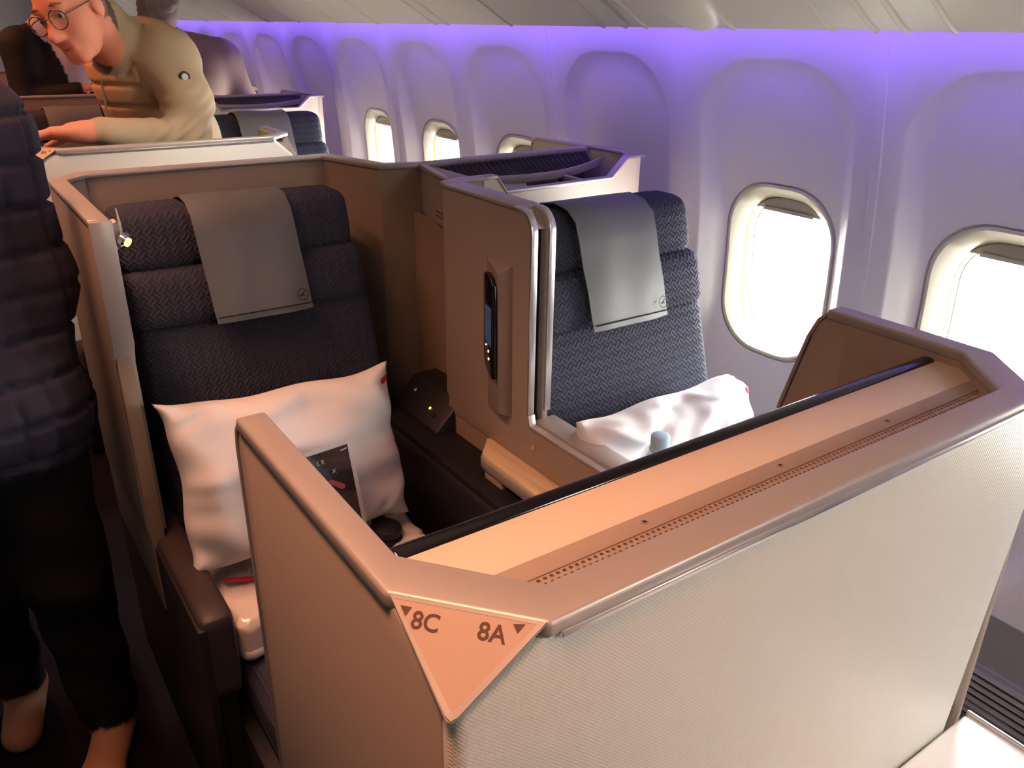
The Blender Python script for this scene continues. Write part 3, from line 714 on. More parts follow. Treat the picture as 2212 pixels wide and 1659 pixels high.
# ---- control console between shell and divider -----------------------------------------------
def make_console():
    t = thing('seat_control_console', 'black control box with small lit symbols beside seat 8C', 'control box', (.86, 1.55, 0), 'seat control boxes')
    link('control_box', prism_me([(.815, 1.47, .690), (.880, 1.47, .752), (.955, 1.47, .752), (.955, 1.47, .60), (.815, 1.47, .60)], (0, .215, 0), .005, 3), 'black_soft', t)
    n_ = Vector((-.062, 0, .065)).normalized(); dn = Vector((-.065, 0, -.062)).normalized()
    c0 = Vector((.880, 1.60, .752))+n_*.0012
    link('status_light', disc_me(c0+dn*.05+Vector((0, -.055, 0)), n_, .0032, .0008, 12), 'led_yellow', t)
    link('symbol', prism_me([c0+dn*.038+Vector((0, .03, 0)), c0+dn*.038+Vector((0, .042, 0)), c0+dn*.028+Vector((0, .036, 0))], n_*.0004, 0), 'print_pale', t)
    link('symbol', lathe_me([(.0055, 0), (.0055, .0006), (.0045, .0007)], c0+dn*.058+Vector((0, -.085, 0)), 14, n_), 'dark_leather', t)
    link('side_bolster', pad_me(.755, .866, .95, 1.70, .30, .672, .03, 8), 'dark_leather', t)
    link('bolster_top', box_me(.768, .866, 1.10, 1.72, .668, .684, .004), 'dark_leather', t)
    return t
console = make_console()

# ---- seats ---------------------------------------------------------------------------------
def make_seat(cxo=0., cyo=0.):
    t = thing('airline_seat', 'dark aisle seat 8C with taupe headrest cover, in shade', 'seat', (.515, 1.45, 0), 'business class seats')
    def lean(p):      # the back leans away above the cushion
        p = np.array(p, float); p[1] += .26*(p[2]-1.0) if p[2] > .45 else .26*(-.55); return p
    link('headrest', pad_me(.262, .764, 1.700, 1.815, 1.078, 1.205, .034, 14, .010, lean), 'seat_fabric', t)
    link('neck_pad', pad_me(.262, .774, 1.688, 1.83, .968, 1.090, .030, 14, .012, lean), 'seat_fabric', t)
    def lean2(p):
        p = lean(p); w_ = (p[2]-.45)/.55; k = 1.0+.06*(1-max(0, min(1, w_))); p[0] = .518+(p[0]-.518)*k; return p
    link('backrest', pad_me(.270, .778, 1.702, 1.85, .44, .990, .030, 16, .014, lean2), 'seat_fabric', t)
    link('back_core', pad_me(.25, .80, 1.80, 1.90, .35, 1.12, .03, 8, 0, lean), 'dark_leather', t)
    link('seat_cushion', pad_me(.272, .765, .98, 1.62, .335, .462, .04, 12), 'seat_fabric', t)
    link('seat_base', box_me(.25, .78, 1.02, 1.70, .02, .34, .01), 'dark_leather', t)
    ar = link('armrest', pad_me(.200, .262, 1.20, 1.68, .44, .618, .018, 8), 'arm_leather', t)
    link('arm_skirt', box_me(.214, .250, 1.22, 1.66, .05, .46, .006), 'dark_leather', t)
    link('base_light', disc_me((.2135, 1.92-.28, .209), (-1, 0, 0), .004, .001, 10), 'led_green', t)
    # headrest cover draped over the top
    prof = [(1.852, 1.09), (1.866, 1.175), (1.848, 1.209), (1.80, 1.2185), (1.755, 1.212), (1.724, 1.190), (1.712, 1.15), (1.699, 1.10), (1.682, 1.05), (1.670, 1.0), (1.664, .977)]
    def cover(x0, x1, off):
        V = []; F = []; n_ = 12
        for i, (y, z) in enumerate(prof):
            y2 = y; 
            for j in range(n_+1):
                u = j/n_; x = x0+(x1-x0)*u+ .010*max(0, i-5)/5*(u*0+1)
                V.append((x, y2-off+.004*math.sin(u*9+i*.4)*(.4 if i > 4 else .15)-.006*(1-(2*u-1)**2)*(1 if i > 4 else 0), z+(.002*math.sin(u*7) if i in (3, 4) else 0)))
        for i in range(len(prof)-1):
            for j in range(n_): F.append((i*(n_+1)+j, i*(n_+1)+j+1, (i+1)*(n_+1)+j+1, (i+1)*(n_+1)+j))
        me = raw_me(V, F); bm = bmesh.new(); bm.from_mesh(me); bmesh.ops.recalc_face_normals(bm, faces=bm.faces)
        bmesh.ops.solidify(bm, geom=bm.faces[:], thickness=.003); return from_bm(bm)
    cv = link('headrest_cover', cover(.405, .612, .010), 'cover_leather', t, sharp=60); cv['label'] = 'leather cover draped over the headrest'
    yb, zb = 1.6502, .992
    link('cover_hem', prism_me([(.416, yb-.0035, .990), (.621, yb-.0035, .990), (.621, yb-.0035, .9915), (.416, yb-.0035, .9915)], (0, .004, 0), 0), 'dark_leather', cv)
    # round emblem with a bird in flight, embossed near the lower corner
    cc = Vector((.598, 1.6515, 1.012))
    R_, r_ = .0125, .0108; V = []; F = []
    for k in range(24):
        q = 2*math.pi*k/24; s_, c_ = math.sin(q), math.cos(q); tz = .26
        for rr in (R_, r_): V.append((cc.x+rr*c_, cc.y-.004+rr*s_*tz, cc.z+rr*s_))
    for k in range(24): F.append((2*k, 2*k+1, (2*k+3) % 48, (2*k+2) % 48))
    link('emblem_ring', raw_me(V, F), 'dark_leather', cv)
    bird = [(-.009, -.001), (-.002, .0005), (.003, .006), (.008, .0075), (.004, .004), (.002, -.001), (.0055, -.004), (.001, -.003), (-.004, -.004)]
    link('emblem_bird', raw_me([(cc.x+a, cc.y-.004+b*.26, cc.z+b) for a, b in bird], [tuple(range(len(bird)))]), 'dark_leather', cv)
    return t
seat = make_seat()
seatA = copy_tree(seat, (.622, -.458, 0), label='blue-grey woven window seat 8A in daylight with silver headrest cover')

# ---- copies aft: the next pair rows
part2 = copy_tree(part, (.042, ROW, 0), label='white partition behind shell 8, the man in tan leaning over it')
shell2 = copy_tree(shell, (.02, ROW+.06, 0), label='brown back shell with shiny rim behind the man in the tan jacket')
bucket2 = copy_tree(bucket, (0, ROW-.02, 0), label='farther beige storage bucket shell in front of the grey-haired man')
divider2 = copy_tree(divider, (0, ROW, 0), label='farther divider, partly hidden by the tan jacket')
seat2 = copy_tree(seat, (.02, ROW+.06, 0), label='farther dark aisle seat behind the white partition, left of the tan jacket')
seat2A = copy_tree(seatA, (0, ROW-.02, 0), label='farther blue-grey window seat right of the white partition')
shell3 = copy_tree(shell, (0.02, 2*ROW+.08, 0), label='farthest brown shell rim at the left picture edge behind the suit')

# ================================================================== LOOSE THINGS
def vnoise(p, s=1.0):
    return math.sin(p[0]*3.1*s+1.3*math.sin(p[1]*2.3*s))*.5+math.sin(p[1]*4.7*s+p[0]*2.2*s+2.1*math.sin(p[0]*1.7*s))*.3+math.sin((p[0]+p[1])*7.9*s)*.2
def make_pillow(name, label, c, ax, up, W, Hh, T, seed, dents, ears=(), nx=60, ny=46, group='white pillows on the seats'):
    """pillow: ax = unit vector along its width, up = unit vector along its height, front normal = ax x up pointing at the viewer"""
    c, ax, up = Vector(c), Vector(ax).normalized(), Vector(up).normalized(); up = (up-ax*up.dot(ax)).normalized(); nn = ax.cross(up)
    V = []; F = []; rnd = random.Random(seed); ph = [rnd.uniform(0, 6.28) for _ in range(12)]
    def pt(u, v, side, lift=0.):
        uu = math.sin(u*math.pi/2)*.4+u*.6; vv = math.sin(v*math.pi/2)*.4+v*.6
        sx = 1-.045*(1-abs(v)**3); sy = 1-.055*(1-abs(u)**3)
        sx += .018*math.sin(7*v+ph[4])*(1-abs(v)**4); sy += .020*math.sin(8*u+ph[5])*(1-abs(u)**4)
        x = uu*W/2*sx; y = vv*Hh/2*sy
        for (eu, ev, dx_, dy_) in ears:
            k_ = math.exp(-((u-eu)**2+(v-ev)**2)/.035); x += dx_*k_; y += dy_*k_
        th = (max(0, 1-abs(u)**2.8)*max(0, 1-abs(v)**2.8))**.5
        h = side*T/2*th
        ed = max(abs(u), abs(v))
        if side == 1:
            h += (.006*math.sin(8*u+3*v+ph[0])+.005*math.sin(5*v*v-7*u+ph[1])+.004*math.sin(15*u*v+ph[2]))*th**.5*(.35+ed)
            # gathers that run in from the seams
            h += .003*math.sin(26*u+3*math.sin(4*u)+ph[6])*max(0, abs(v)-.45)*2*th**.3+.0022*math.sin(17*v+3*math.sin(5*v)+ph[7])*max(0, abs(u)-.5)*2*th**.3
            for (du, dv, dr, dh, ang) in dents:
                a_ = (u-du)*math.cos(ang)+(v-dv)*math.sin(ang); b_ = -(u-du)*math.sin(ang)+(v-dv)*math.cos(ang)
                h += dh*math.exp(-(a_/dr)**2-(b_/(dr*.22))**2)*th**.3
        return c+ax*x+up*y+nn*(h+lift)
    for side in (1, -1):
        for j in range(ny+1):
            for i in range(nx+1): V.append(pt(-1+2*i/nx, -1+2*j/ny, side))
    n1 = (nx+1)*(ny+1)
    for s_, off in ((1, 0), (-1, n1)):
        for j in range(ny):
            for i in range(nx):
                a = off+j*(nx+1)+i; q = (a, a+1, a+nx+2, a+nx+1); F.append(q if s_ == 1 else q[::-1])
    me = raw_me(V, F); bm = bmesh.new(); bm.from_mesh(me); bmesh.ops.remove_doubles(bm, verts=bm.verts, dist=1e-5)
    t = thing(name, label, 'pillow', (c.x, c.y, c.z-Hh/2), group)
    link('pillow_case', from_bm(bm), 'pillow_white', t, sharp=None)
    return t, pt
def pillow_tag(t, pt, u0, u1, v0, v1, sl):
    V = []; F = []; n_ = 8
    for i in range(n_+1):
        u = u0+(u1-u0)*i/n_
        for q in range(3):
            v = v0+(v1-v0)*q/2+sl*(u-u0); V.append(pt(u+(.02*(1-abs(q-1)) if i == 0 else 0)*-1, v, 1, .0018))
    for i in range(n_):
        for q in range(2): F.append((i*3+q, i*3+3+q, i*3+4+q, i*3+1+q))
    link('red_tag', raw_me(V, F), 'red_tag', t)
tC, pC = make_pillow('pillow', 'large white pillow with red tag leaning on dark aisle seat 8C', (.464, 1.415, .745), (1, 0, -.035), (.04, .30, .95), .455, .325, .150, 3,
    [(-.75, .85, .22, .012, .6), (.70, .75, .25, -.010, -.8), (.1, .25, .6, .006, .1), (-.2, -.75, .5, .007, -.05), (.55, -.8, .25, -.010, .9), (-.1, .6, .5, -.005, .15), (-.55, .1, .4, .005, .2), (.3, -.3, .5, -.005, -.2)], [(-1, 1, -.010, .008), (1, 1, .004, .006)])
pillow_tag(tC, pC, .84, .985, .70, .79, .25)
tA, pA = make_pillow('pillow', 'crumpled bright white pillow with red tag on window seat 8A', (1.140, 1.035, .700), (1, 0, .02), (0, .28, .95), .465, .335, .14, 7,
    [(-.3, .55, .35, -.022, .7), (.1, .5, .3, .018, .9), (.45, .7, .3, -.016, -.5), (-.6, .7, .3, .016, -.6), (.2, .1, .4, -.016, 1.2), (.7, .4, .3, .014, 1.0), (-.5, .2, .35, -.014, .3), (-.1, .8, .2, -.012, .3), (.3, .85, .2, .012, -.7)], [(1, 1, -.026, -.014)])
pillow_tag(tA, pA, .85, .985, .62, .72, .3)

# blanket in clear wrap on the seat cushion
bl = thing('wrapped_blanket', 'blanket sealed in crinkled clear wrap under the pillow on seat 8C', 'blanket', (.49, 1.40, .46))
rn = random.Random(5)
def crink(p):
    p = np.array(p); q = .006*vnoise((p[0]*26, p[1]*26))+.004*vnoise((p[0]*60+2, p[1]*75)); p[2] += q*(1 if p[2] > .5 else .2); p[0] += .003*math.sin(p[1]*90); p[1] += .003*math.sin(p[0]*80); return p
link('wrap', pad_me(.270, .700, 1.235, 1.575, .462, .560, .022, 30, 0, crink), 'plastic_wrap', bl, sharp=None)
link('fold', pad_me(.276, .694, 1.232, 1.26, .470, .500, .014, 14, 0, crink), 'pillow_white', bl, sharp=None)
for (p, q, r_) in (((.262, 1.25), (.268, 1.55), .5), ((.258, 1.27), (.264, 1.52), .53)):
    pts = [(p[0]+.004*math.sin(i*1.9+r_), p[1]+(q[1]-p[1])*i/16, r_+.010*math.sin(i*1.3)) for i in range(17)]
    link('wrap_seam', strip3(pts, (.010, 0, .006), .0012), 'plastic_wrap', bl)
link('red_stripe', strip3([(.286, 1.352, .5735), (.306, 1.342, .574), (.326, 1.334, .5725), (.344, 1.322, .572)], (0, .013, .001), .0015), 'red_tag', bl)
# folded film corner standing up beside the pillow
V = []; F = []
for i in range(10):
    for j in range(8):
        u, v = i/9, j/7; V.append((.335+.075*u, 1.37+.05*v+.01*math.sin(u*6), .562+.05*math.sin(math.pi*u)*v*(1-.3*v)+.005*math.sin(9*u+7*v)))
for i in range(9):
    for j in range(7): F.append((i*8+j, i*8+j+1, i*8+j+9, i*8+j+8))
link('film_fold', raw_me(V, F), 'plastic_wrap', bl)

# dark card in a clear sleeve leaning on the pillow
cd = thing('info_card', 'dark printed card in a clear sleeve leaning against the pillow on seat 8C', 'card', (.50, 1.29, .56))
o_, ex_, ey_ = Vector((.432, 1.272, .665)), Vector((1, .04, .03)).normalized(), Vector((-.03, .22, .97)).normalized(); nn_ = Vector((0, -1, .22)).normalized()
def cp(x, y, h=0): return o_+ex_*x+ey_*y+nn_*h
link('card_sheet', prism_me([cp(0, 0), cp(.106, 0), cp(.106, .152), cp(0, .152)], nn_*.0012, 0), 'card_dark', cd)
link('sleeve', prism_me([cp(-.006, -.012, .0016), cp(.113, -.012, .0016), cp(.113, .160, .0016), cp(-.006, .160, .0016)], nn_*.0006, 0), 'lens_glass', cd)
link('sleeve_edge', prism_me([cp(.106, -.012, .0024), cp(.114, -.012, .0024), cp(.114, .162, .0024), cp(.106, .162, .0024)], nn_*.0006, 0), 'print_pale', cd)
link('sleeve_edge', prism_me([cp(-.006, .154, .0024), cp(.106, .154, .0024), cp(.106, .162, .0024), cp(-.006, .162, .0024)], nn_*.0006, 0), 'print_pale', cd)
link('lettering', text_me('L E', .0115, cp(.040, .130, .0026), ex_, ey_, nn_, .0001), 'print_pale', cd)
link('lettering', text_me('X', .0115, cp(.066, .106, .0026), ex_, ey_, nn_, .0001), 'print_pale', cd)
link('print_mark', prism_me([cp(.052, .093, .0026), cp(.060, .097, .0026), cp(.086, .078, .0026), cp(.084, .070, .0026), cp(.076, .072, .0026)], nn_*.0002, 0), 'print_red', cd)
link('print_line', prism_me([cp(.090, .143, .0026), cp(.103, .145, .0026), cp(.103, .1475, .0026), cp(.090, .1455, .0026)], nn_*.0002, 0), 'print_pale', cd)

# headphones lying on the wrapped blanket
hpn = thing('headphones', 'black headphones lying on the wrapped blanket of seat 8C', 'headphones', (.615, 1.345, .56))
def tr(z): return [(z0, h) for z0, h in z]
link('ear_cup', lathe_me([(.020, 0), (.030, .004), (.034, .014), (.032, .024), (.022, .030)], (.612, 1.335, .566), 22, (.15, -.1, 1)), 'black_soft', hpn)
link('ear_pad', lathe_me([(.026, 0), (.036, .006), (.036, .014), (.026, .020)], (.612, 1.335, .556), 22, (.15, -.1, 1)), 'dark_leather', hpn)
link('ear_cup', lathe_me([(.020, 0), (.030, .004), (.034, .014), (.032, .024), (.022, .030)], (.540, 1.365, .566), 22, (-.15, -.1, 1)), 'black_soft', hpn)
link('headband', tube_me([(.612+.03*math.sin(a)-.036*(1-math.cos(a)), 1.335+.02+.075*math.sin(a)*.6, .592+.004*math.sin(a)) for a in [i*math.pi/14 for i in range(15)]], .007, 8), 'black_soft', hpn)
link('hinge', box_me(.598, .622, 1.348, 1.372, .580, .604, .004), 'black_soft', hpn)

# console arm beside the window seat and the water bottle on it
ca = thing('window_armrest', 'dark armrest beside the sill of window seat 8A', 'armrest', (.965, .85, 0))
link('arm_body', box_me(.937, .998, .55, 1.16, .02, .645, .006), 'dark_leather', ca)
link('arm_pad', pad_me(.937, .999, .55, 1.16, .63, .664, .012, 8), 'arm_leather', ca)
bt = thing('water_bottle', 'small clear water bottle with pale blue cap on seat 8A', 'bottle', (.962, .915, .664))
bx_, by_ = .962, .915
link('bottle_body', lathe_me([(.026, .664), (.030, .668), (.031, .69), (.0295, .70), (.031, .71), (.031, .80), (.030, .815), (.025, .838), (.017, .852), (.0145, .858), (.0145, .874)], (bx_, by_, 0), 28), 'bottle_clear', bt)
link('label_band', lathe_me([(.0315, .715), (.0315, .785)], (bx_, by_, 0), 28), 'label_blue', bt)
link('neck_ring', lathe_me([(.0165, .853), (.0185, .855), (.0185, .859), (.0165, .861)], (bx_, by_, 0), 24), 'bottle_cap', bt)
V_ = [(.0168, .861), (.0172, .863), (.0172, .882), (.0160, .8845), (.012, .8855)]
link('bottle_cap', lathe_me(V_, (bx_, by_, 0), 30), 'bottle_cap', bt)

# papers in the storage bucket
for (x0, x1, y0, y1, z, dy, lb) in ((1.075, 1.20, 1.60, 1.665, 1.165, 0, 'folded pale leaflet in the nearer storage bucket'), (1.135, 1.30, 1.60+ROW-.02, 1.665+ROW-.02, 1.17, 0, 'folded pale leaflet in the farther storage bucket')):
    t = thing('leaflet', lb, 'leaflet', (x0, y0, 1.12), 'leaflets in the buckets')
    link('sheet', prism_me([(x0, y0+.02, 1.121), (x1, y0+.03, 1.121), (x1, y0+.075, z+.035), (x0, y0+.065, z+.035)], (0, .003, .001), 0), 'paper', t)
    link('printed_lines', prism_me([(x0+.02, y0+.035, z-.005), (x1-.03, y0+.045, z-.005), (x1-.03, y0+.053, z+.008), (x0+.02, y0+.043, z+.008)], (0, -.001, 0), 0), 'net_dark', t)

# ================================================================== PEOPLE
def nets(f, origin, h):
    """surface nets on a sampled distance field"""
    nx, ny, nz = f.shape; s = f < 0
    c = [s[i:nx-1+i, j:ny-1+j, k:nz-1+k] for i in (0, 1) for j in (0, 1) for k in (0, 1)]
    cnt = sum(q.astype(np.int8) for q in c); act = (cnt > 0) & (cnt < 8)
    idx = -np.ones(act.shape, np.int64); I = np.argwhere(act); idx[act] = np.arange(len(I))
    acc = np.zeros((len(I), 3)); num = np.zeros(len(I))
    cor = [(i, j, k) for i in (0, 1) for j in (0, 1) for k in (0, 1)]
    vals = {q: f[I[:, 0]+q[0], I[:, 1]+q[1], I[:, 2]+q[2]] for q in cor}
    for a in cor:
        for ax in range(3):
            if a[ax] == 1: continue
            b = list(a); b[ax] = 1; b = tuple(b); fa, fb = vals[a], vals[b]; m = (fa < 0) != (fb < 0)
            t = np.where(m, fa/np.where(m, fa-fb, 1), 0); p = np.repeat(np.array(a, float)[None], len(I), 0); p[:, ax] += t
            acc += p*m[:, None]; num += m
    V = (I+acc/num[:, None])*h+np.array(origin)
    F = []
    for ax in range(3):
        o = [0, 0, 0]; o[ax] = 1
        A = s[1:-1, 1:-1, 1:-1]; B = s[1+o[0]:nx-1+o[0], 1+o[1]:ny-1+o[1], 1+o[2]:nz-1+o[2]]
        m = np.argwhere(A != B)+1
        if len(m) == 0: continue
        u, v = [(1, 2), (2, 0), (0, 1)][ax]
        def g(du, dv):
            q = m.copy(); q[:, u] -= du; q[:, v] -= dv; return idx[q[:, 0], q[:, 1], q[:, 2]]
        q4 = np.stack([g(0, 0), g(1, 0), g(1, 1), g(0, 1)], 1); ok = (q4 >= 0).all(1)
        flip = s[m[:, 0], m[:, 1], m[:, 2]]
        q4 = np.where(flip[:, None], q4, q4[:, ::-1]); F.append(q4[ok])
    return V, np.concatenate(F)
def d_cap(P, a, b, ra, rb):
    a = np.array(a, float); b = np.array(b, float); ab = b-a; t = np.clip(((P-a)@ab)/max(ab@ab, 1e-9), 0, 1)
    return np.linalg.norm(P-a-t[..., None]*ab, axis=-1)-(ra+(rb-ra)*t)
def d_ell(P, c, rad, M):
    q = (P-np.array(c, float))@np.array(M, float).T; r = np.array(rad, float)
    k0 = np.linalg.norm(q/r, axis=-1); k1 = np.linalg.norm(q/(r*r), axis=-1); return k0*(k0-1)/np.maximum(k1, 1e-9)
EYE3 = np.eye(3)
def evald(P, pr):
    return d_cap(P, *pr[1:5]) if pr[0] == 'c' else d_ell(P, *pr[1:4])
def body(prims, h, post=None, zmin=None):
    """prims: ('c',a,b,ra,rb,k,group) or ('e',c,rad,M,k,group)"""
    lo = np.full(3, 9.); hi = np.full(3, -9.)
    for p in prims:
        if p[0] == 'c':
            for q, r in ((p[1], p[3]), (p[2], p[4])): lo = np.minimum(lo, np.array(q)-r); hi = np.maximum(hi, np.array(q)+r)
        else: r = max(p[2]); lo = np.minimum(lo, np.array(p[1])-r); hi = np.maximum(hi, np.array(p[1])+r)
    lo -= 4*h; hi += 4*h
    n = np.ceil((hi-lo)/h).astype(int)+1
    f = np.full(n, 9., np.float32)
    for p in prims:
        if p[0] == 'c': a = np.minimum(np.array(p[1])-p[3], np.array(p[2])-p[4]); b = np.maximum(np.array(p[1])+p[3], np.array(p[2])+p[4])
        else: r = max(p[2]); a = np.array(p[1])-r; b = np.array(p[1])+r
        k = p[-2]; m = k+3*h
        i0 = np.maximum(0, np.floor((a-m-lo)/h).astype(int)); i1 = np.minimum(n, np.ceil((b+m-lo)/h).astype(int)+1)
        gx, gy, gz = [lo[q]+h*np.arange(i0[q], i1[q]) for q in range(3)]
        P = np.stack(np.meshgrid(gx, gy, gz, indexing='ij'), -1)
        d = evald(P, p); sl = f[i0[0]:i1[0], i0[1]:i1[1], i0[2]:i1[2]]
        t = np.maximum(k-np.abs(sl-d), 0)/k
        f[i0[0]:i1[0], i0[1]:i1[1], i0[2]:i1[2]] = np.minimum(sl, d)-t*t*k*.25
    V, F = nets(f, lo, h)
    groups = sorted({p[-1] for p in prims}); best = np.full(len(V), 9.); gid = np.zeros(len(V), int)
    for p in prims:
        d = evald(V, p); m = d < best; best[m] = d[m]; gid[m] = groups.index(p[-1])
    return V, F, gid, groups
def normals(V, F):
    n = np.zeros_like(V); a = np.cross(V[F[:, 1]]-V[F[:, 0]], V[F[:, 2]]-V[F[:, 0]])
    for k in range(4): np.add.at(n, F[:, k], a)
    return n/np.maximum(np.linalg.norm(n, axis=1), 1e-9)[:, None]
def body_obj(name, V, F, gid, groups, gm, parent, regroup=None):
    """one continuous figure; cloth, skin and hair colours sit on the vertices so the borders stay clean"""
    me = bpy.data.meshes.new('m'); me.from_pydata(V.tolist(), [], F.tolist())
    vg = np.array([groups[i] for i in gid], dtype=object)
    if regroup: vg = regroup[0](V, vg)
    col = np.ones((len(V), 4), np.float32)
    for g in set(vg): col[vg == g] = MATS[gm[g]].node_tree.nodes['Principled BSDF'].inputs['Base Color'].default_value[:]
    at = me.color_attributes.new('cloth', 'FLOAT_COLOR', 'POINT'); at.data.foreach_set('color', col.ravel())
    return link(name, me, 'figure', parent, sharp=None)
def figure_mat():
    m = mat('figure', (.5, .5, .5), .75, bump=.12, bscale=260, spec=.3); nt = m.node_tree
    a = nt.nodes.new('ShaderNodeVertexColor'); a.layer_name = 'cloth'; nt.links.new(a.outputs[0], nt.nodes['Principled BSDF'].inputs['Base Color'])
figure_mat()
def head_frame(f, up):
    f = np.array(f, float); f /= np.linalg.norm(f); u = np.array(up, float); u -= f*(u@f); u /= np.linalg.norm(u); l = np.cross(u, f); return f, l, u
def head_prims(c, f, l, u, hair=True, sc=1.0, k=.02):
    c = np.array(c, float); M = np.stack([f, l, u])
    def at(a, b, d): return c+sc*(f*a+l*b+u*d)
    e = lambda p, r, kk, g: ('e', p, tuple(sc*x for x in r), M, kk, g)
    P = [e(at(-.012, 0, .030), (.098, .077, .096), k, 'skin'), e(at(.030, 0, -.040), (.066, .060, .078), k, 'skin'),
         ('c', at(.068, -.012, -.100), at(.068, .012, -.100), .020*sc, .020*sc, k, 'skin'),
         ('c', at(.086, 0, .006), at(.113, 0, -.036), .009*sc, .0145*sc, .012, 'skin'),
         ('c', at(.102, -.012, -.040), at(.102, .012, -.040), .008*sc, .008*sc, .010, 'skin'),
         ('c', at(.076, -.034, .024), at(.076, .034, .024), .014*sc, .014*sc, k, 'skin'),
         ('c', at(.083, -.018, -.066), at(.083, .018, -.066), .0085*sc, .0085*sc, .008, 'skin'),
         ('c', at(.081, -.015, -.080), at(.081, .015, -.080), .009*sc, .009*sc, .010, 'skin'),
         e(at(.052, .040, -.028), (.030, .024, .030), k, 'skin'), e(at(.052, -.040, -.028), (.030, .024, .030), k, 'skin'),
         e(at(-.004, .077, -.006), (.020, .010, .032), .008, 'skin'), e(at(-.004, -.077, -.006), (.020, .010, .032), .008, 'skin')]
    return P, at
def hand_prims(wr, d, pn, th_side, sc=1.0, curl=.25, g='skin'):
    """hand from wrist wr pointing along d, palm normal pn (out of the palm), thumb to th_side"""
    d = np.array(d, float); d /= np.linalg.norm(d); pn = np.array(pn, float); pn -= d*(pn@d); pn /= np.linalg.norm(pn); s = np.cross(d, pn)*th_side
    wr = np.array(wr, float); P = []
    P.append(('c', wr, wr+d*.03*sc, .026*sc, .026*sc, .02, g))
    for q in (-.028, -.010, .010, .027): P.append(('c', wr+d*.025*sc+s*q*.7*sc, wr+d*.082*sc+s*q*sc, .0135*sc, .0115*sc, .014, g))
    for q, L in ((.028, .070), (.010, .080), (-.010, .074), (-.027, .058)):
        a = wr+d*.085*sc+s*q*sc; d1 = d*math.cos(curl)+pn*math.sin(curl); b = a+d1*L*.52*sc; d2 = d*math.cos(curl*2.4)+pn*math.sin(curl*2.4); e = b+d2*L*.48*sc
        P.append(('c', a, b, .0095*sc, .0085*sc, .004, g)); P.append(('c', b, e, .0085*sc, .0070*sc, .004, g))
    a = wr+d*.030*sc+s*.026*sc; b = a+(d*.7+s*.65+pn*.25)*.040*sc; e = b+(d*.9+s*.25+pn*.35)*.034*sc
    P.append(('c', a, b, .0135*sc, .0105*sc, .010, g)); P.append(('c', b, e, .0105*sc, .0080*sc, .004, g)); return P

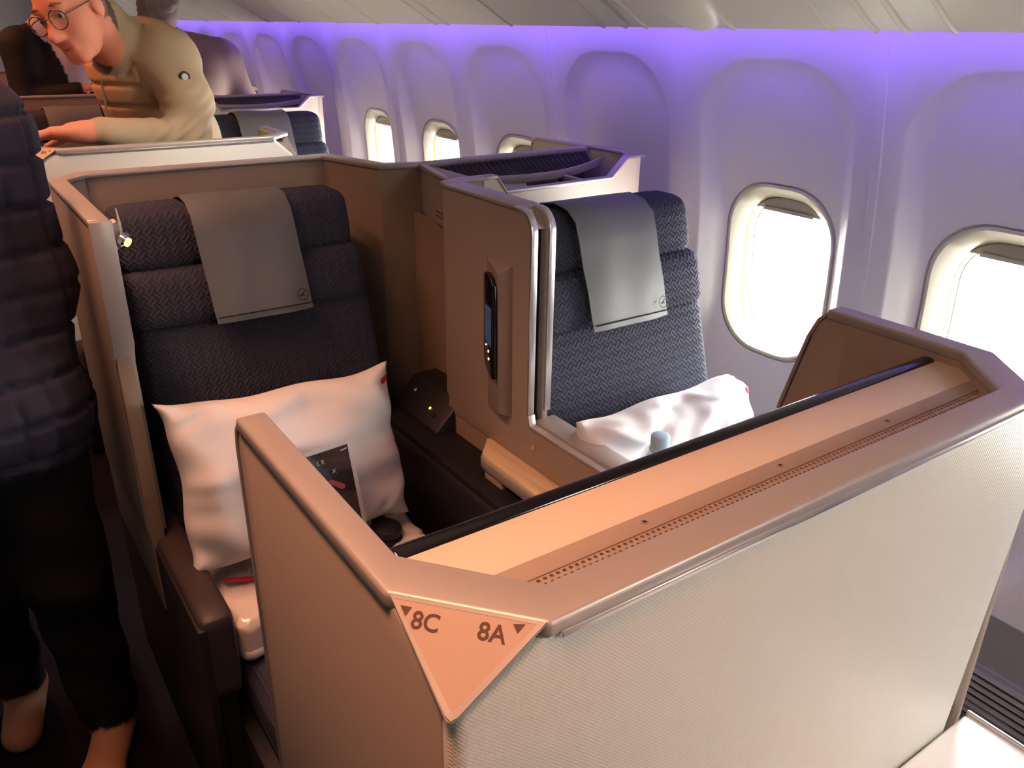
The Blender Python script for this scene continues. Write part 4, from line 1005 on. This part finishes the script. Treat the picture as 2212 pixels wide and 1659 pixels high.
# ---- man in the tan quilted jacket, bending over the partition ------------------------------
def tan_man():
    t = thing('person', 'man in tan quilted zip jacket and glasses leaning over the white partition', 'person', (.66, 3.12, 0))
    hc = (.420, 2.775, 1.572)
    f, l, u = head_frame((-.70, -.66, -.30), (-.40, -.02, .90))
    hp, at = head_prims(hc, f, l, u, sc=1.06)
    fw = np.array((-.95, -.31, 0.)); lt = np.cross((0, 0, 1), fw)
    ch = np.array((.625, 3.00, 1.36)); sh1 = ch+lt*.172+np.array((-.005, 0, .085)); sh2 = ch-lt*.172+np.array((-.005, 0, .075))
    el = np.array((.668, 2.70, 1.210)); wr = np.array((.372, 2.615, 1.262))
    P = [('c', (.75, 3.10, .95), (.69, 3.05, 1.16), .155, .152, .05, 'jacket'), ('c', (.69, 3.05, 1.16), ch, .152, .142, .08, 'jacket'),
         ('c', sh1+np.array((0, .03, -.01)), sh2+np.array((0, -.02, -.01)), .088, .085, .09, 'jacket'),
         ('e', (.665, 3.02, 1.40), (.135, .165, .15), EYE3, .08, 'jacket'),
         ('c', (.580, 2.955, 1.445), (.505, 2.875, 1.545), .092, .072, .03, 'collar'),
         ('c', (.54, 2.91, 1.47), hc, .060, .056, .03, 'skin'),
         ('c', sh1, (sh1+el)/2+np.array((.02, -.01, 0)), .082, .072, .05, 'sleeve'), ('c', (sh1+el)/2+np.array((.02, -.01, 0)), el, .072, .062, .04, 'sleeve'),
         ('c', el, wr+np.array((.05, .012, -.003)), .060, .042, .03, 'sleeve'),
         ('c', wr+np.array((.06, .015, -.003)), wr, .030, .026, .012, 'skin'),
         ('c', sh2, (.64, 3.22, 1.16), .075, .06, .04, 'sleeve'), ('c', (.64, 3.22, 1.16), (.50, 3.10, 1.06), .055, .042, .03, 'sleeve'),
         ('c', (.62, 3.20, .92), (.60, 3.18, .48), .095, .07, .04, 'trouser'), ('c', (.60, 3.18, .48), (.60, 3.24, .10), .065, .05, .03, 'trouser'),
         ('c', (.76, 3.10, .92), (.74, 3.06, .48), .095, .07, .04, 'trouser'), ('c', (.74, 3.06, .48), (.74, 3.12, .10), .065, .05, .03, 'trouser'),
         ('c', (.60, 3.24, .045), (.56, 3.06, .035), .045, .035, .02, 'shoe'), ('c', (.74, 3.12, .045), (.70, 2.94, .035), .045, .035, .02, 'shoe')]
    P += [p for p in hp]
    P += hand_prims(wr, (-.86, -.06, .02), (0, -.30, -.95), -1, 1.05, .22)
    P += hand_prims((.50, 3.10, 1.06), (-.7, -.5, -.3), (0, 0, -1), 1, 1.0, .3)
    V, F, gid, gr = body(P, .0055)
    n = normals(V, F)
    # quilting over the chest, cloth folds on the sleeve
    rel = V-ch; fr = rel@fw; sd = rel@lt
    jk = np.isin(gid, [gr.index('jacket')])
    vest = jk & (fr > .02) & (sd > -.15) & (sd < .15)
    ph = (V[:, 2]/.062) % 1; q = np.minimum(ph, 1-ph); disp = np.where(vest, .006-.013*np.exp(-(q/.10)**2), 0)
    sl = gid == gr.index('sleeve'); dist = np.linalg.norm(V-el, axis=1)
    w1 = np.exp(-(dist/.11)**2); disp += np.where(sl, .0075*w1*np.sin((V@np.array((.5, .2, -.9)))*190+6*V[:, 1]), 0)
    disp += np.where(sl | jk, .0025*np.sin(V[:, 2]*46+V[:, 0]*31), 0)*(~vest)
    V = V+n*disp[:, None]
    def rg(c, g):
        r = c-ch; frr = r@fw; s2 = r@lt; g = g.copy()
        m = (g == 'jacket') & (frr > .02) & (np.abs(s2) < .15); g[m] = 'vest'
        hh = (c-np.array(hc)); a = hh@f; b = hh@l; d = hh@u
        sk = g == 'skin'; near = np.linalg.norm(hh, axis=1) < .16
        g[sk & near & ((d > .082) | ((a < -.045) & (d > -.05)) | ((a < .005) & (d > .035) & (np.abs(b) > .06)))] = 'hair'
        g[(g == 'collar') & ((c-np.array((.540, 2.915, 1.5)))@fw > .035)] = 'collard'
        return g
    gm = dict(jacket='jacket_tan', sleeve='jacket_tan', collar='jacket_tan', collard='collar_dark', skin='skin', trouser='trouser_dark', shoe='black_soft', vest='vest_tan', hair='hair_sandy', lip='skin_lip')
    b_ = body_obj('body', V, F, gid, gr, gm, t, (rg, ['vest', 'hair', 'lip', 'collard']))
    M3 = Matrix((tuple(f), tuple(l), tuple(u))).transposed()
    for s in (-1, 1):
        e_ = link('eye', ball_me(at(.078, .031*s, .004), (.0125, .0145, .0085), 12, M3), 'eye_white', t)
        link('iris', ball_me(at(.0885, .031*s+.002, .003), (.0035, .0062, .0062), 10, M3), 'eye_dark', e_)
        link('eyebrow', tube_me([at(.088, .016*s, .030), at(.090, .032*s, .034), at(.080, .050*s, .028)], [.003, .0045, .002], 6), 'hair_sandy', t)
    link('mouth', tube_me([at(.078, -.030, -.0690), at(.0895, -.014, -.0735), at(.0925, 0, -.0745), at(.0895, .014, -.0735), at(.078, .030, -.0690)], [.0012, .0030, .0036, .0030, .0012], 6), 'skin_lip', t)
    gl = thing('glasses', 'thin round glasses worn by the man in the tan jacket', 'glasses', tuple(at(.10, 0, -.02)))
    for s in (-1, 1):
        pts = [at(.106-.006*abs(math.cos(q)*.8), .034*s+.027*math.cos(q), -.002+.024*math.sin(q)) for q in [i*2*math.pi/20 for i in range(21)]]
        link('lens_rim', tube_me(pts, .0017, 6), 'glasses_rim', gl)
        link('lens', raw_me(pts[:20], [tuple(range(20))]), 'lens_glass', gl)
        link('temple', tube_me([at(.100, .060*s, .004), at(.06, .080*s, .006), at(.0, .088*s, .008), at(-.022, .086*s, -.006)], .0017, 6), 'glasses_rim', gl)
    link('bridge', tube_me([at(.106, -.009, .004), at(.113, 0, .008), at(.106, .009, .004)], .0017, 6), 'glasses_rim', gl)
    # sleeve badge and zip
    bn = Vector((.02, -.97, .22)).normalized(); bc = Vector((sh1+(el-sh1)*.30+np.array((.008, -.005, 0))))+bn*.086
    bd = link('badge', lathe_me([(.0145, -.004), (.0165, .002), (.012, .004)], bc, 20, bn), 'black_soft', t)
    link('badge_face', lathe_me([(.0095, .002), (.0095, .0052), (.005, .006)], bc, 16, bn), 'print_pale', bd)
    zp = [ch+fw*(.146+.002*i)+lt*.02+np.array((0, 0, z)) for i, z in enumerate((-.16, -.08, .0))]+[ch+fw*.142+lt*.03+np.array((0, 0, .06)), np.array((.470, 2.84, 1.475))]
    link('zip', tube_me(zp, .0035, 6), 'zip', t)
    return t
tan_man()

# ---- grey-haired man seen from behind -------------------------------------------------------
def grey_man():
    t = thing('person', 'grey-haired man in a brown jacket seen from behind, far back by the windows', 'person', (1.22, 4.72, 0))
    hc = (1.075, 4.60, 1.560); f, l, u = head_frame((-.45, .86, -.2), (-.22, .05, 1))
    hp, at = head_prims(hc, f, l, u, sc=1.05)
    P = hp+[('c', (1.12, 4.64, 1.40), hc, .058, .058, .03, 'skin'), ('c', (1.135, 4.66, 1.425), (1.118, 4.64, 1.462), .070, .064, .02, 'shirt'),
            ('c', (1.28, 4.78, .95), (1.21, 4.72, 1.25), .165, .17, .06, 'jacket'), ('e', (1.20, 4.70, 1.28), (.20, .14, .20), EYE3, .08, 'jacket'),
            ('c', (1.03, 4.68, 1.39), (1.375, 4.70, 1.375), .080, .085, .08, 'jacket'),
            ('c', (1.40, 4.70, 1.37), (1.475, 4.66, 1.15), .080, .065, .05, 'jacket'), ('c', (1.475, 4.66, 1.15), (1.42, 4.86, 1.02), .06, .045, .03, 'jacket'),
            ('c', (.98, 4.70, 1.38), (.95, 4.70, 1.12), .075, .06, .05, 'jacket'), ('c', (.95, 4.70, 1.12), (.99, 4.92, 1.02), .06, .045, .03, 'jacket'),
            ('c', (1.20, 4.80, .92), (1.18, 4.78, .08), .10, .055, .04, 'trouser'), ('c', (1.36, 4.80, .92), (1.34, 4.78, .08), .10, .055, .04, 'trouser'),
            ('c', (1.18, 4.78, .045), (1.16, 4.96, .035), .045, .035, .02, 'shoe'), ('c', (1.34, 4.78, .045), (1.32, 4.96, .035), .045, .035, .02, 'shoe')]
    P += hand_prims((.99, 4.92, 1.02), (0, .9, .1), (0, 0, -1), 1); P += hand_prims((1.42, 4.86, 1.02), (-.2, .9, .1), (0, 0, -1), -1)
    V, F, gid, gr = body(P, .010)
    n = normals(V, F); jk = gid == gr.index('jacket')
    V = V+n*(np.where(jk, .003*np.sin(V[:, 2]*34+V[:, 0]*25), 0))[:, None]
    def rg(c, g):
        hh = c-np.array(hc); a = hh@f; b = hh@l; d = hh@u; g = g.copy()
        g[(g == 'skin') & (np.linalg.norm(hh, axis=1) < .17) & (d > -.055) & ((a < -.02) | (d > .06)) & (np.abs(b) < .079)] = 'hair'; return g
    body_obj('body', V, F, gid, gr, dict(skin='skin', shirt='shirt_pink', jacket='jacket_brown', trouser='trouser_dark', shoe='black_soft', hair='hair_grey'), t, (rg, ['hair']))
    # tousled hair
    M3 = np.stack([f, l, u]); rn = random.Random(2); hp2 = [('e', at(-.028, 0, .048), (.094, .088, .088), M3, .02, 'hair')]
    for i in range(46):
        q = rn.uniform(0, 6.28); e = rn.uniform(-.35, 1.2); v = np.array((-.028-.080*math.cos(e)*math.cos(q)*1.05, .078*math.cos(e)*math.sin(q), .048+.086*math.sin(e)))
        if v[0] > .05 and v[2] < .09: continue
        hp2.append(('e', at(*v), (.022, .022, .020), M3, .012, 'hair'))
    V, F, gid, gr = body(hp2, .008); me = bpy.data.meshes.new('m'); me.from_pydata(V.tolist(), [], F.tolist()); link('hair', me, 'hair_grey', t, sharp=None)
grey_man()

# ---- man in the dark suit behind the far shell --------------------------------------------------
def suit_man():
    t = thing('person', 'man in a black suit and pale pink shirt, head hidden behind the tan-jacket man', 'person', (.56, 4.75, 0))
    hc = (.655, 4.66, 1.70); f, l, u = head_frame((.75, -.55, -.2), (.1, 0, 1)); hp, at = head_prims(hc, f, l, u)
    P = hp+[('c', (.57, 4.72, 1.50), hc, .055, .055, .03, 'skin'), ('c', (.58, 4.69, 1.47), (.60, 4.685, 1.535), .066, .060, .02, 'shirt'),
            ('c', (.58, 4.78, .95), (.56, 4.74, 1.32), .16, .165, .06, 'suit'), ('c', (.46, 4.66, 1.43), (.66, 4.88, 1.43), .080, .080, .07, 'suit'),
            ('e', (.655, 4.66, 1.36), (.095, .085, .16), EYE3, .02, 'shirt'),
            ('c', (.455, 4.64, 1.43), (.435, 4.60, 1.20), .080, .062, .04, 'suit'), ('c', (.435, 4.60, 1.20), (.64, 4.52, 1.235), .055, .042, .03, 'suit'),
            ('c', (.68, 4.90, 1.42), (.74, 4.90, 1.18), .075, .06, .04, 'suit'), ('c', (.74, 4.90, 1.18), (.80, 4.70, 1.15), .055, .042, .03, 'suit'),
            ('c', (.50, 4.78, .92), (.50, 4.78, .08), .10, .055, .04, 'suit'), ('c', (.66, 4.80, .92), (.66, 4.80, .08), .10, .055, .04, 'suit'),
            ('c', (.50, 4.78, .045), (.56, 4.62, .035), .045, .035, .02, 'shoe'), ('c', (.66, 4.80, .045), (.72, 4.64, .035), .045, .035, .02, 'shoe')]
    P += hand_prims((.64, 4.52, 1.240), (.9, -.1, .15), (0, 0, -1), 1, 1.0, .35); P += hand_prims((.80, 4.70, 1.15), (.6, -.6, 0), (0, 0, -1), -1)
    V, F, gid, gr = body(P, .010)
    def rg(c, g):
        hh = c-np.array(hc); a = hh@f; d = hh@u; g = g.copy(); g[(g == 'skin') & (np.linalg.norm(hh, axis=1) < .17) & ((d > .08) | ((a < -.03) & (d > -.05)))] = 'hair'; return g
    body_obj('body', V, F, gid, gr, dict(skin='skin', shirt='shirt_pink', suit='suit_dark', shoe='black_soft', hair='hair_sandy'), t, (rg, ['hair']))
suit_man()

# ---- passenger in the dark quilted jacket, in the aisle -------------------------------------------
def quilt_person():
    t = thing('person', 'passenger in a dark quilted jacket and tan shoes at the left picture edge', 'person', (-.06, 1.70, 0))
    hc = (-.085, 1.70, 1.640); f, l, u = head_frame((-.30, -.93, -.1), (0, 0, 1)); hp, at = head_prims(hc, f, l, u)
    P = hp+[('c', (-.08, 1.71, 1.45), hc, .055, .055, .03, 'skin'), ('c', (-.075, 1.71, 1.44), (-.08, 1.705, 1.51), .075, .068, .02, 'jacket'),
            ('c', (-.06, 1.70, .92), (-.07, 1.70, 1.28), .172, .168, .06, 'jacket'), ('c', (-.22, 1.72, 1.39), (.060, 1.68, 1.385), .085, .085, .08, 'jacket'),
            ('c', (-.16, 1.70, .90), (.04, 1.68, .875), .125, .125, .06, 'jacket'),
            ('c', (.075, 1.675, 1.365), (.105, 1.665, 1.12), .078, .066, .05, 'jacket'), ('c', (.105, 1.665, 1.12), (.070, 1.63, .90), .062, .056, .04, 'jacket'),
            ('c', (-.25, 1.72, 1.37), (-.30, 1.70, 1.10), .078, .066, .05, 'jacket'), ('c', (-.30, 1.70, 1.10), (-.26, 1.52, 1.0), .062, .050, .04, 'jacket'),
            ('c', (.025, 1.69, .84), (.045, 1.66, .50), .108, .082, .05, 'trouser'), ('c', (.045, 1.66, .50), (.062, 1.705, .115), .078, .066, .03, 'trouser'),
            ('c', (-.14, 1.72, .84), (-.12, 1.72, .50), .105, .082, .05, 'trouser'), ('c', (-.12, 1.72, .50), (-.10, 1.90, .135), .078, .064, .03, 'trouser'),
            ('c', (.072, 1.715, .060), (.062, 1.71, .10), .042, .044, .02, 'shoe'), ('c', (.070, 1.70, .045), (.015, 1.56, .040), .044, .042, .02, 'shoe'), ('c', (.015, 1.56, .040), (-.010, 1.52, .036), .042, .034, .02, 'shoe'),
            ('c', (-.085, 1.92, .085), (-.10, 1.91, .12), .042, .044, .02, 'shoe'), ('c', (-.085, 1.91, .070), (-.115, 1.79, .040), .044, .042, .02, 'shoe')]
    P += hand_prims((.03, 1.66, .90), (-.5, .1, -.4), (0, 0, -1), 1, .9); P += hand_prims((-.26, 1.51, 1.0), (.5, -.8, 0), (0, 0, -1), -1)
    V, F, gid, gr = body(P, .0095)
    n = normals(V, F); jk = gid == gr.index('jacket')
    a = np.where(V[:, 0] > .045, np.arctan2(V[:, 1]-1.665, V[:, 0]-.095)*.085, np.arctan2(V[:, 1]-1.69, V[:, 0]+.05)*.20)
    qz = (V[:, 2]/.074) % 1; qz = np.minimum(qz, 1-qz); qa = (a/.070) % 1; qa = np.minimum(qa, 1-qa)
    d = .004-.013*np.maximum(np.exp(-(qz/.06)**2), np.exp(-(qa/.06)**2)*.8)
    d = np.where(jk, d, 0)+np.where(gid == gr.index('trouser'), .003*np.sin(V[:, 2]*40+V[:, 0]*30), 0)
    V = V+n*d[:, None]
    def rg(c, g):
        hh = c-np.array(hc); a = hh@f; d = hh@u; g = g.copy(); g[(g == 'skin') & (np.linalg.norm(hh, axis=1) < .17) & ((d > .08) | ((a < -.03) & (d > -.05)))] = 'hair'
        g[(g == 'shoe') & (c[:, 2] < .020)] = 'sole'; return g
    body_obj('body', V, F, gid, gr, dict(skin='skin', jacket='quilt_navy', trouser='trouser_dark', shoe='shoe_tan', sole='trouser_dark', hair='hair_grey'), t, (rg, ['hair', 'sole']))
quilt_person()
